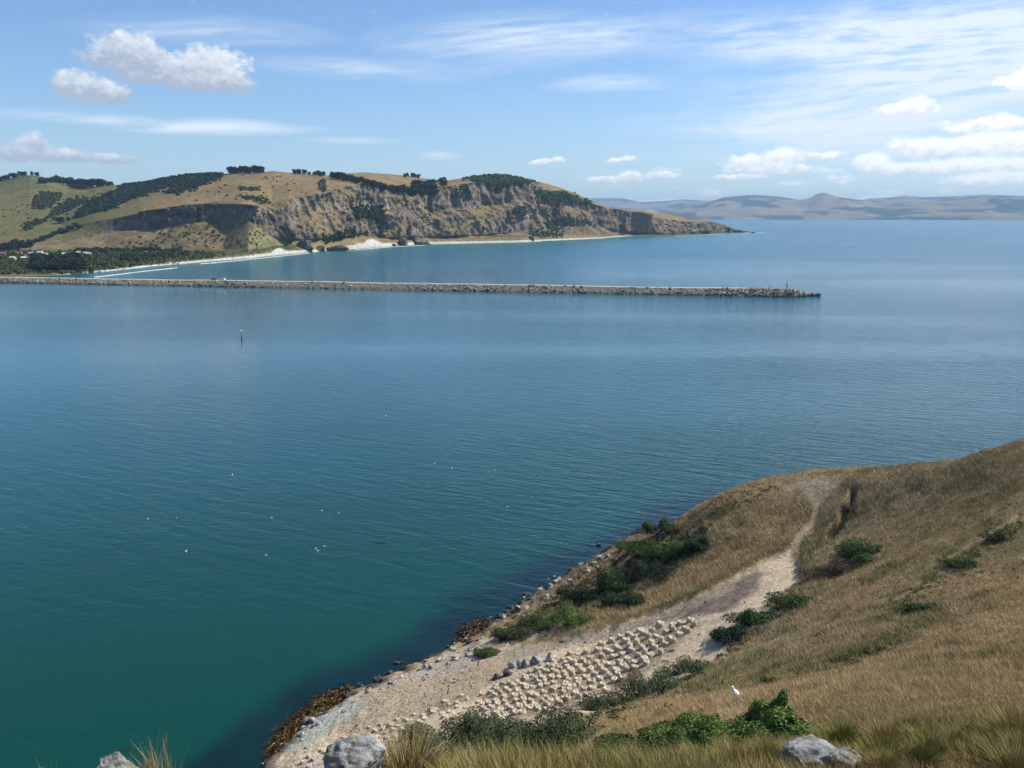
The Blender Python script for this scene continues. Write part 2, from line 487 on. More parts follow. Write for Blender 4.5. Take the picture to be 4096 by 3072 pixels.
GX = np.linspace(-900, 2992, 1150)
def hill_curves(x):
    y0 = np.interp(x, C0X, C0Y)
    P0 = at_z(x, y0, -0.5); r0 = np.hypot(P0[:, 0], P0[:, 1])
    def rz(y, z):
        P = at_z(x, y, z); return np.hypot(P[:, 0], P[:, 1])
    sandw = _t(x, (-900, 6), (234, 6), (420, 7), (620, 8), (800, 9), (1000, 12), (1100, 15), (1308, 10), (1450, 20), (1560, 15), (1721, 9), (2094, 7), (2400, 4), (2600, 3), (2990, 1.5))
    y1 = y0 - sandw
    z1 = _t(x, (-900, 3), (1000, 3.2), (1300, 4), (1450, 11), (1560, 8), (1700, 3), (2990, 2))
    wgt = sstep(x, 1080, 1200)
    r1 = rz(y1, z1); r1 = np.maximum(r1, r0 + 3) * (1 - wgt) + (r0 + 10) * wgt
    y2 = _t(x, (-900, 1000), (1000, 1000), (1060, 990), (1110, 982), (1300, 966), (1450, 946), (1560, 957), (1721, 956), (2094, 950), (2400, 944), (2500, 939), (2700, 935), (2900, 927), (2990, 926))
    y2 = np.minimum(y2, y1 - 2)
    z2 = _t(x, (-900, 8), (900, 9), (1100, 12), (1450, 17), (1560, 14), (1721, 9), (2990, 6))
    r2 = np.maximum(rz(y2, z2), r1 + 4) * (1 - wgt) + (r0 + _t(x, (1100, 60), (1300, 36), (1450, 40), (1560, 34), (1721, 26), (2990, 18))) * wgt
    y3 = _t(x, (-900, 965), (0, 965), (250, 962), (400, 935), (500, 920), (600, 918), (720, 893), (860, 890), (950, 882), (1030, 880), (1070, 930), (1110, 952), (1200, 957), (1300, 952), (1450, 930), (1560, 945),
            (1721, 945), (1900, 940), (2094, 925), (2200, 900), (2300, 890), (2400, 905), (2480, 930), (2620, 936), (2800, 930), (2900, 922), (2990, 924))
    y3 = np.minimum(y3, y2 - 2)
    r3 = _t(x, (-900, 1360), (0, 1350), (250, 1345), (500, 1352), (700, 1335), (900, 1318), (1000, 1308), (1060, 1290), (1110, 1330), (1200, 1385), (1350, 1500), (1450, 1595), (1560, 1640), (1721, 1840), (1900, 1935),
            (2094, 2050), (2300, 2270), (2400, 2390), (2475, 2520), (2505, 2520), (2540, 2490), (2620, 2480), (2700, 2540), (2800, 2680), (2900, 2880), (2990, 3020))
    r3n = r2 + _t(x, (-900, 70), (0, 70), (400, 90), (900, 86), (1000, 84), (1060, 72), (1120, 44))
    wn = sstep(x, 1260, 1010); r3 = r3n * wn + r3 * (1 - wn)
    r3 = np.maximum(r3, r2 + 8)
    y4 = _t(x, (-900, 850), (0, 862), (250, 905), (400, 882), (500, 862), (560, 842), (720, 817), (860, 812), (960, 816), (1030, 832), (1080, 842), (1150, 802), (1200, 788), (1300, 757), (1350, 747), (1450, 738),
            (1560, 757), (1700, 778), (1790, 742), (1900, 728), (2000, 738), (2100, 728), (2200, 770), (2300, 800), (2400, 828), (2480, 842), (2560, 850), (2620, 868), (2700, 884), (2800, 893), (2830, 887), (2870, 896), (2900, 908), (2990, 922))
    y4 = np.minimum(y4, y3 - 2)
    r4 = r3 + _t(x, (-900, 250), (0, 240), (250, 120), (400, 30), (500, 8), (900, 8), (1000, 12), (1080, 25), (1200, 42), (1450, 60), (1721, 55), (2094, 62), (2300, 50), (2400, 40), (2500, 12), (2580, 12), (2650, 60), (2800, 20), (2990, 10))
    y6 = _t(x, (-900, 740), (-300, 720), (0, 722), (60, 706), (120, 697), (180, 706), (260, 735), (340, 746), (440, 738), (490, 736), (560, 731), (640, 716), (750, 698), (900, 692), (1000, 690), (1060, 685), (1090, 681), (1160, 690), (1290, 698), (1330, 700),
            (1400, 691), (1450, 688), (1600, 698), (1720, 715), (1790, 722), (1850, 711), (1930, 700), (2000, 697), (2060, 704), (2110, 716), (2200, 737), (2300, 771), (2350, 796), (2400, 818), (2440, 831), (2550, 842), (2600, 846), (2700, 860), (2760, 876), (2830, 885),
            (2870, 892), (2900, 904), (2920, 914), (2960, 922), (2990, 925))
    y4 = np.maximum(y4, y6 + 4); y3 = np.maximum(y3, y4 + 2); y2 = np.maximum(y2, y3 + 1); y1 = np.maximum(y1, y2 + 1)
    r6 = r4 + _t(x, (-900, 700), (0, 620), (250, 620), (500, 600), (700, 520), (900, 430), (1060, 400), (1200, 330), (1450, 300), (1721, 330), (1900, 210), (2094, 180), (2300, 120), (2480, 60), (2620, 60), (2800, 50), (2990, 12))
    f5 = _t(x, (-900, .5), (500, .52), (900, .5), (1200, .5), (2990, .5))
    y5 = y4 * (1 - f5) + y6 * f5
    r5 = r4 + (r6 - r4) * _t(x, (-900, .42), (500, .42), (900, .38), (1200, .36), (2990, .4))
    pts = []
    for y, r, k_ in ((y0, r0, 9), (y1, r1, 9), (y2, r2, 9), (y3, r3, 11), (y4, r4, 15), (y5, r5, 61), (y6, r6, 81)):
        P = at_r(x, y, smooth1(r, k_)); pts.append(P)
    bdir = ray(x, y6); bdir[:, 2] = 0; bdir /= np.linalg.norm(bdir, axis=1)[:, None]
    drop = _t(x, (-900, 1), (2300, 1), (2990, .1))
    P7 = pts[-1] + bdir * (130 * drop)[:, None]; P7[:, 2] -= 14 * drop
    P8 = pts[-1] + bdir * (600 * drop + 20)[:, None]; P8[:, 2] = np.minimum(P8[:, 2] * 0.35, P7[:, 2] * .5) - 3
    return pts + [P7, P8]

def build_hills():
    K = hill_curves(GX)
    nseg = [10, 22, 26, 54, 44, 40, 8, 6]
    rows = []; tt = []
    for k, n in enumerate(nseg):
        for i in range(n):
            f = i / n; R_ = K[k] * (1 - f) + K[k + 1] * f
            if k == 3:                                   # two cliff bands with a grassy bench between
                bx = .12 * fbm(np.c_[GX / 260, 0 * GX, 0 * GX], 3, 77)
                lo_, hi_ = np.clip(.40 + bx, .2, .6), np.clip(.58 + bx, .35, .75)
                g = np.where(f < lo_, f / lo_ * .34, np.where(f < hi_, .34 + (f - lo_) / (hi_ - lo_) * .48, .82 + (f - hi_) / (1 - hi_) * .18))
                wb = sstep(GX, 1120, 1260) * (1 - sstep(GX, 2380, 2460)); g = g * wb + f * (1 - wb)
                R_[:, :2] = K[k][:, :2] * (1 - g)[:, None] + K[k + 1][:, :2] * g[:, None]
            rows.append(R_); tt.append(k + f)
    rows.append(K[-1]); tt.append(len(nseg))
    G = np.stack(rows, 1); tt = np.array(tt)
    # soften everything a little along the profile but keep crisp cliff lips
    for _ in range(3):
        G[:, 1:-1] = G[:, 1:-1] * .5 + (G[:, :-2] + G[:, 2:]) * .25
    T = np.broadcast_to(tt, G.shape[:2])
    X = np.broadcast_to(GX[:, None], G.shape[:2])
    cliff = sstep(T, 2.75, 3.1) * (1 - sstep(T, 4.0, 4.35))
    cliff *= sstep(X, 330, 480)
    upper = sstep(T, 4.0, 4.4) * (1 - sstep(T, 5.9, 6.3))
    lower = sstep(T, 2.0, 2.6) * (1 - sstep(T, 2.9, 3.1))
    W = G.copy()
    q = W * np.array([1, 1, 0.42])
    rib = fbm(q / 70, 2, 11, .5, True) * 16 + fbm(q / 26, 3, 12, .55, True) * 9.5 + fbm(W / 11, 3, 13, .55) * 3.8
    rib = .45 * rib + .55 * 4.5 * (np.floor(rib / 4.5) + sstep(rib / 4.5 - np.floor(rib / 4.5), .35, .65))
    led = W[..., 2] / 19 + fbm(W / 70, 3, 14) * 2.2
    fr = led - np.floor(led); ter = sstep(fr, .3, .7) * 1.0 - fr
    disp = cliff * (rib + ter * 3.0 * sstep(fbm(W / 120, 2, 15), -.3, .4))
    soft = fbm(W / 170, 3, 21) * 14 + fbm(W / 55, 3, 22, .5, True) * 5 + fbm(W / 18, 3, 23) * 1.3
    disp = disp + soft * np.maximum(upper * (1 - sstep(T, 5.5, 6.0)), lower * .5)
    N = np.array([0.86, -0.5, 0.0])
    W = W + N * disp[..., None]
    crest = (sstep(T, 5.2, 6.0) * (1 - sstep(T, 6.0, 7.0)))
    W[..., 2] += crest * fbm(G / 30, 3, 24) * 0.8
    flat = sstep(T, .9, 1.1) * (1 - sstep(T, 1.9, 2.2))
    W[..., 2] += flat * np.clip(fbm(W / 22, 3, 25), -0.2, 1) * 1.8
    # tip: broken rock ledges
    tipm = sstep(X, 2740, 2840) * sstep(T, .3, 2)* (1 - sstep(T, 5.5, 6.5))
    W[..., 2] += tipm * fbm(W / 12, 3, 26, .6, True) * 3.0
    n, mrow = W.shape[:2]
    V = W.reshape(-1, 3); F = grid_faces(n, mrow)
    # normals for albedo choice
    dxv = np.gradient(W, axis=0); dtv = np.gradient(W, axis=1)
    nn = np.cross(dtv, dxv); nn /= (np.linalg.norm(nn, axis=-1, keepdims=True) + 1e-9)
    nz = np.abs(nn[..., 2]).ravel()
    pix = to_px(V); PX, PY = pix[:, 0], pix[:, 1]
    Tf = T.ravel(); Xf = X.ravel()
    n1 = fbm(V / 60, 4, 31); n2 = fbm(V / 14, 4, 32); n3 = fbm(V / 130, 3, 33)
    def L(a, b, t): return np.asarray(a) * (1 - t[:, None]) + np.asarray(b) * t[:, None]
    dry = L((0.20, 0.155, 0.080), (0.285, 0.215, 0.105), sstep(n1 + n2 * .5, -.5, .5))
    olive = L((0.135, 0.135, 0.05), (0.19, 0.165, 0.07), sstep(n2, -.5, .5))
    col = L((0, 0, 0), (1, 1, 1), sstep(Xf + n3 * 160 + (PY - 780) * -.2, 250, 760)) * (dry - olive) + olive
    green = sstep(n3 + n1 * .4, .0, .6) * (1 - sstep(Xf, 250, 620))
    col = L((0, 0, 0), (1, 1, 1), green) * (np.array((0.11, 0.14, 0.045)) - col) + col
    def put(col, c, w): return col * (1 - w[:, None]) + np.asarray(c) * w[:, None]
    # thin brown patches of scrubby ground
    col = put(col, (0.10, 0.085, 0.05), sstep(n2 + n1 * .5, .25, .75) * .45)
    # talus
    tal = (sstep(Tf, 1.95, 2.3) * (1 - sstep(Tf, 2.9, 3.15)))
    tc_ = L((0.155, 0.125, 0.065), (0.235, 0.19, 0.105), sstep(n2 + n1, -.6, .6))
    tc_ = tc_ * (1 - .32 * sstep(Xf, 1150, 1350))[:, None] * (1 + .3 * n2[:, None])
    col = col * (1 - tal[:, None]) + tc_ * tal[:, None]
    pale = sstep(-pdist(PX, PY, [(960, 900), (1040, 890), (1075, 945), (1180, 975), (1230, 995), (1100, 1000), (1000, 1000), (930, 960)]), -12, 15)
    col = put(col, (0.22, 0.225, 0.10), pale * sstep(n2, -.5, .2) * .9)
    # rock
    rock = np.clip(sstep(nz + n2 * .14, .84, .60) * 1.1, 0, 1) * np.clip((cliff.ravel() * 1.3 + sstep(Tf, 2.9, 3.2) * (1 - sstep(Tf, 4.2, 4.8)) * sstep(Xf, 400, 500)), 0, 1)
    ledge = sstep(fbm(V / np.array([55, 55, 28]), 4, 41) + sstep(V[:, 2], 60, 15) * .22, .08, .30) * sstep(Xf, 1080, 1250)
    rock = rock * (1 - .85 * ledge)
    strat = sstep(fbm(V * np.array([.01, .01, .16]), 3, 36), -.4, .4)
    rc = L((0.115, 0.098, 0.083), (0.31, 0.26, 0.20), np.clip(sstep(n2, -.55, .55) * .65 + strat * .4, 0, 1))
    n5 = fbm(V / np.array([6, 6, 9]), 3, 42)
    rc = rc * (1 + .45 * n5)[:, None]
    gul = sstep(fbm(V / np.array([16, 16, 60]), 3, 43, .5, True), .45, .8)
    rc = rc * (1 - .35 * gul)[:, None]
    yel = sstep(fbm(V / 34, 3, 37), .18, .5) * sstep(Xf, 1150, 1300) * (1 - sstep(Xf, 2100, 2300)) * (1 - sstep(V[:, 2], 70, 110))
    rc = put(rc, (0.40, 0.31, 0.17), yel * .7)
    rc = put(rc, (0.24, 0.16, 0.12), sstep(fbm(V / 40, 3, 38), .2, .6) * sstep(Xf, 1900, 2200) * .8)
    dark = sstep(Xf, 460, 540) * (1 - sstep(Xf, 930, 1030))  # shade of the left cliff face, deepened in the rock colour
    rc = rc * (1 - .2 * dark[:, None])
    foot = sstep(Tf, 2.15, 2.4) * (1 - sstep(Tf, 2.95, 3.1)) * sstep(Xf, 1560, 1750) * sstep(n2 + n1 * .6, -.25, .25)
    rock = np.maximum(rock, foot * .85)
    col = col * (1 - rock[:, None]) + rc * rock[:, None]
    lich = rock * sstep(fbm(V / 26, 4, 39), .25, .55)
    col = put(col, (0.13, 0.13, 0.06), lich * .6)
    # flats
    fl = sstep(Tf, 1.0, 1.25) * (1 - sstep(Tf, 1.9, 2.1)) * (1 - sstep(Xf, 1150, 1300))
    fc = L((0.055, 0.075, 0.028), (0.125, 0.135, 0.05), sstep(n2 + n1 * .6, -.45, .5))
    col = col * (1 - fl[:, None]) + fc * fl[:, None]
    mars = sstep(Tf, 1.0, 1.1) * (1 - sstep(Tf, 1.25, 1.5)) * (1 - sstep(Xf, 1080, 1200))
    col = put(col, (0.25, 0.225, 0.12), mars * sstep(n2, -.4, .3) * .85)
    # sand
    sand = (1 - sstep(Tf + n2 * .06, .92, 1.04)) * sstep(Xf, 200, 330) * (1 - sstep(Xf, 2640, 2760))
    sand = np.maximum(sand, sstep(-pdist(PX, PY, [(1370, 993), (1410, 980), (1455, 970), (1475, 956), (1495, 955), (1512, 966), (1545, 974), (1580, 979), (1590, 986), (1590, 994)]) + n2 * 6, -3, 4))
    sand = np.maximum(sand, sstep(-pdist(PX, PY, [(1085, 1012), (1100, 996), (1120, 990), (1140, 1000), (1160, 1012)]), -3, 3))
    col = put(col, (0.46, 0.445, 0.41), sand * (0.93 + 0.07 * n2))
    wet = (1 - sstep(Tf, .0, .35)) * sstep(Xf, 200, 330) * (1 - sstep(Xf, 1150, 1400))
    col = put(col, (0.30, 0.29, 0.26), wet * .8)
    # dark wet foot of the point
    ft = (1 - sstep(V[:, 2], 3, 12)) * sstep(Xf, 2480, 2560)
    col = put(col, (0.07, 0.06, 0.05), ft * .85)
    sandy = np.clip(sand, 0, 1)[:, None]
    col = col * (sandy + (1 - sandy) * np.array((.80, .78, .76)))
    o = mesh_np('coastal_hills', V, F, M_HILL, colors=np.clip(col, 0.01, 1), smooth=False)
    tag(o, 'dry grass hills with grey brown sea cliffs across the water', 'hills', kind='structure')
    return o, V, F

def build_far():
    def ridge(name, pts, r_sh, r_rg, z_sh, seed, amp, lab):
        x = np.linspace(1500, 5200, 520); pts = np.array(pts, float)
        yr = np.interp(x, pts[:, 0], pts[:, 1])
        Pr = at_r(x, yr, np.full(len(x), r_rg))
        d = ray(x, yr); d[:, 2] = 0; d /= np.linalg.norm(d, axis=1)[:, None]
        rows = []
        ts = np.concatenate([np.linspace(0, 1, 46), np.linspace(1.05, 1.5, 8)])
        for t in ts:
            r = r_sh + (r_rg - r_sh) * t
            P = d * r; P[:, 0] = d[:, 0] * r
            zz = Pr[:, 2] * (1 - abs(1 - t) ** 1.15 if t < 1 else 1 - (t - 1) * 1.6)
            P[:, 2] = z_sh * (1 - min(t, 1)) + zz
            k = math.sin(min(t, 1) * math.pi) ** .8 if t < 1 else 0
            rel = fbm(np.stack([P[:, 0] / 1500, P[:, 1] / 1500, P[:, 2] * 0], -1), 4, seed, .55, True) * amp
            P[:, 2] += rel * k
            rows.append(P)
        G = np.stack(rows, 1); V = G.reshape(-1, 3)
        V[:, 2] = np.where(np.tile(ts, len(x)) == 0, -2, np.maximum(V[:, 2], 1.5))
        # warp so that fields and woods read as patches
        n1 = fbm(V / np.array([900, 900, 200]), 4, seed + 5); n2 = fbm(V / np.array([260, 420, 120]), 3, seed + 6)
        c = np.array((0.22, 0.165, 0.10)) + n1[:, None] * np.array((.06, .04, .02))
        def put(c, k, w): return c * (1 - w[:, None]) + np.asarray(k) * w[:, None]
        c = put(c, (0.14, 0.16, 0.07), sstep(n2, .05, .35) * .7)
        c = put(c, (0.03, 0.05, 0.03), sstep(fbm(V / np.array([520, 800, 130]), 4, seed + 7), .02, .16))
        c = put(c, (0.34, 0.31, 0.19), sstep(fbm(V / np.array([300, 500, 90]), 3, seed + 8), .35, .5) * .6)
        o = mesh_np(name, V, grid_faces(len(x), len(ts)), M_FAR, colors=np.clip(c, .01, 1))
        tag(o, lab, 'hills', kind='structure')
    ridge('far_hills', [(1500, 850), (2300, 830), (2700, 845), (2830, 812), (2900, 790), (3000, 781), (3090, 784), (3150, 795), (3200, 803), (3230, 797), (3265, 781), (3290, 775), (3310, 778), (3350, 789), (3450, 803), (3520, 815), (3600, 806), (3700, 815),
                        (3850, 800), (3950, 790), (4096, 798), (4300, 790), (5200, 800)], 14200, 17000, 0, 51, 125, 'hazy tan hills with dark wood patches along the far shore')
    ridge('far_hills', [(1500, 820), (2200, 805), (2350, 793), (2490, 793), (2560, 811), (2640, 806), (2740, 800), (2830, 803), (3000, 803), (3200, 806), (3440, 801), (3480, 796), (3560, 790), (3620, 783), (3700, 789), (3800, 786), (3940, 778), (4096, 785), (4400, 780), (5200, 790)],
          17500, 22500, 60, 61, 90, 'palest blue range behind the far shore hills')

# ------------------------------------------------------------------ the slope below the camera
BARE = [(3165, 2195), (3200, 2240), (3195, 2330), (3110, 2410), (3000, 2530), (2860, 2640), (2720, 2720), (2560, 2800), (2390, 2860), (2300, 2860), (2100, 2930), (1900, 2980), (1650, 3030), (1480, 3140), (850, 3140), (1110, 3010), (1250, 2870),
        (1400, 2790), (1500, 2735), (1620, 2690), (1760, 2640), (1800, 2625), (1900, 2625), (2000, 2600), (2230, 2560), (2380, 2530), (2560, 2480), (2700, 2420), (2830, 2360), (3000, 2265)]
STONY = [(1790, 2625), (1900, 2575), (2060, 2505), (2180, 2495), (2200, 2535), (2050, 2595), (1900, 2645)]
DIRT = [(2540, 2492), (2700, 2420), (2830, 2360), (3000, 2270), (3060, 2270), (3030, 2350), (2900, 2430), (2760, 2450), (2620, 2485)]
PATH = [(3172, 2215), (3190, 2160), (3250, 2090), (3268, 2020), (3235, 1965), (3200, 1935)]
SADDLE = [(3060, 1985), (3170, 1925), (3280, 1908), (3370, 1925), (3330, 1975), (3270, 2010), (3230, 1990)]
SCAR = [(3420, 1955), (3405, 2000), (3380, 2050), (3355, 2095), (3330, 2125)]
TRACK = [(3540, 2450), (3600, 2400), (3680, 2325), (3790, 2240), (3900, 2175), (4096, 2050), (4300, 1950)]
MIXED = [(1450, 2770), (1620, 2690), (1800, 2625), (2060, 2600), (2060, 2660), (1990, 2720), (1900, 2790), (1700, 2880), (1500, 2960), (1350, 2960), (1330, 2860)]

def fg_controls():
    c = []
    def R(sx, sy, r): c.append(at_r(sx, sy, r))
    def Z(sx, sy, z): c.append(at_z(sx, sy, z))
    # crest seen against the water
    crest = [(4300, 1700, 103), (4096, 1768, 104), (4000, 1788, 106), (3800, 1822, 110), (3600, 1852, 116), (3400, 1874, 121), (3300, 1884, 123), (3100, 1915, 124), (2940, 1945, 122), (2800, 1985, 120), (2700, 2035, 118)]
    for sx, sy, r in crest:
        R(sx, sy, r)
        d = ray(sx, sy); d = d[:2] / np.linalg.norm(d[:2])
        c.append(np.array([d[0] * (r + 14), d[1] * (r + 14), at_r(sx, sy, r)[2] - 9])); c.append(np.array([d[0] * (r + 32), d[1] * (r + 32), -4]))
    for a in ((4400, 2080, 86), (4400, 2700, 34), (4000, 1920, 98), (4000, 2080, 88), (4000, 2400, 62), (4000, 2700, 36), (4000, 2900, 20), (4000, 3072, 12), (3700, 1960, 108), (3500, 2100, 103), (3500, 2250, 90), (3500, 2400, 73), (3500, 2550, 58), (3500, 2700, 43), (3500, 2880, 23), (3500, 3072, 12),
              (3270, 2050, 113), (3270, 2160, 104), (3200, 2300, 93), (3350, 2330, 85), (3200, 2500, 73), (3150, 2720, 48), (2925, 2800, 46), (3000, 2650, 63), (2850, 2640, 77), (2950, 2930, 26), (2800, 3000, 17), (2800, 3090, 11.5), (2650, 2850, 52), (2560, 2790, 66), (2400, 2880, 60),
              (2400, 2980, 38), (2350, 3072, 12), (2000, 3000, 48), (1900, 3072, 12), (1700, 3050, 50), (1650, 3072, 11.5), (1400, 3072, 9.5)):
        R(*a)
    for a in ((1300, 3010, 2.2), (1500, 2900, 3.0), (1700, 2800, 4.0), (1700, 2950, 7.5), (1900, 2700, 4.6), (1900, 2900, 9), (2000, 2800, 7.5), (2100, 2650, 5.8), (2200, 2750, 9.0), (2400, 2600, 9.0), (2400, 2760, 13.0), (2600, 2500, 11.0), (2600, 2650, 13.6),
              (2800, 2400, 13.8), (2850, 2550, 16.4), (3000, 2330, 16.2), (3000, 2440, 17.4), (3120, 2240, 17.8), (2300, 2490, 6.6), (2500, 2400, 8.6), (2700, 2310, 10.8), (2900, 2210, 13.6), (3100, 2090, 17.2), (3000, 2010, 18.2), (2850, 2080, 15.2), (2200, 2430, 3.4), (2350, 2340, 4.4),
              (2500, 2240, 7.0), (2650, 2140, 11.0), (2740, 2160, 11.6), (2000, 2530, 2.6), (1860, 2600, 2.0), (1500, 2780, 1.5), (1300, 2900, 1.5)):
        Z(*a)
    # water's edge and the bottom just off it
    for sx, sy in ((1060, 3050), (1130, 2960), (1250, 2850), (1420, 2775), (1620, 2680), (1780, 2610), (1880, 2570), (1960, 2510), (2080, 2430), (2200, 2340), (2320, 2265), (2420, 2200), (2520, 2130), (2620, 2065)):
        zz = 0.9 if sx < 2150 else 2.6
        Z(sx, sy, zz)
        P = at_z(sx, sy, zz); d = P[:2] / np.linalg.norm(P[:2]); n = np.array([d[0] - .7, d[1] + .35]); n /= np.linalg.norm(n)
        c.append(np.array([P[0] + n[0] * 6, P[1] + n[1] * 6, -2.5])); c.append(np.array([P[0] + n[0] * 22, P[1] + n[1] * 22, -8]))
    # brow under the camera, falling away to the left
    for a, r, z in ((-60, 3, 50.6), (-30, 3, 50.5), (0, 3, 50.4), (30, 3, 50.4), (60, 3, 51.0), (-5, 7, 48.6), (8, 7, 48.6), (20, 7, 48.7), (32, 7, 48.9), (-34, 8.8, 50.05), (-31, 8.8, 50.05), (-27, 8.8, 49.95), (-22, 9, 49.7), (-10, 9.5, 48.6), (-50, 9, 50.0), (-30, 15, 39), (-20, 15, 39), (-12, 16, 39), (-50, 15, 38), (-30, 28, 18), (-20, 28, 19), (-12, 30, 24), (-50, 28, 18),
                    (-30, 48, -3), (-22, 50, 0), (-16, 55, 5), (-50, 48, -3), (-35, 80, -8), (-25, 75, -6), (-50, 100, -8), (-10, 60, 14), (60, 10, 49), (60, 40, 38), (60, 80, 32), (55, 110, 26), (58, 150, -4), (40, 165, -5), (20, 170, -8), (0, 165, -8), (-15, 140, -8)):
        c.append(np.array([r * math.sin(rad(a)), r * math.cos(rad(a)), z]))
    return np.array(c)

def tps_fit(P, lam=0.02):
    xy = P[:, :2] / 50.0; n = len(P)
    r2 = ((xy[:, None] - xy[None]) ** 2).sum(-1)
    Km = r2 * np.log(r2 + 1e-9) * .5 + np.eye(n) * lam
    Pm = np.c_[np.ones(n), xy]
    A = np.block([[Km, Pm], [Pm.T, np.zeros((3, 3))]])
    w = np.linalg.solve(A, np.r_[P[:, 2], 0, 0, 0])
    def ev(q):
        q = q / 50.0; out = np.empty(len(q))
        for i in range(0, len(q), 20000):
            s = q[i:i + 20000]; r2 = ((s[:, None] - xy[None]) ** 2).sum(-1)
            out[i:i + 20000] = (r2 * np.log(r2 + 1e-9) * .5) @ w[:n] + w[n] + s @ w[n + 1:]
        return out
    return ev

def fg_zones(V):
    px = to_px(V); X, Y = px[:, 0], px[:, 1]
    rr = np.hypot(V[:, 0], V[:, 1]); ok = (rr > 30) & (V[:, 1] > 5)
    nb = fbm(V / 2.5, 3, 71) * 22
    z = {}
    z['bare'] = sstep(-(pdist(X, Y, BARE) + nb), -14, 10) * ok
    z['stony'] = sstep(-(pdist(X, Y, STONY) + nb), -12, 10) * ok
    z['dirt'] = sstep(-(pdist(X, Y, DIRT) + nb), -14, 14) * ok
    z['path'] = sstep(pdist(X, Y, PATH, False) + nb * .6, 20, 4) * .9 * ok
    z['saddle'] = sstep(-(pdist(X, Y, SADDLE) + nb), -14, 14) * ok
    z['track'] = sstep(pdist(X, Y, TRACK, False) + nb * .5, 8, 0) * .5 * ok
    z['trackside'] = sstep(pdist(X, Y, TRACK, False) + nb * 1.5, 70, 25) * ok
    z['mixed'] = sstep(-(pdist(X, Y, MIXED) + nb), -14, 14) * ok
    return z, X, Y, rr

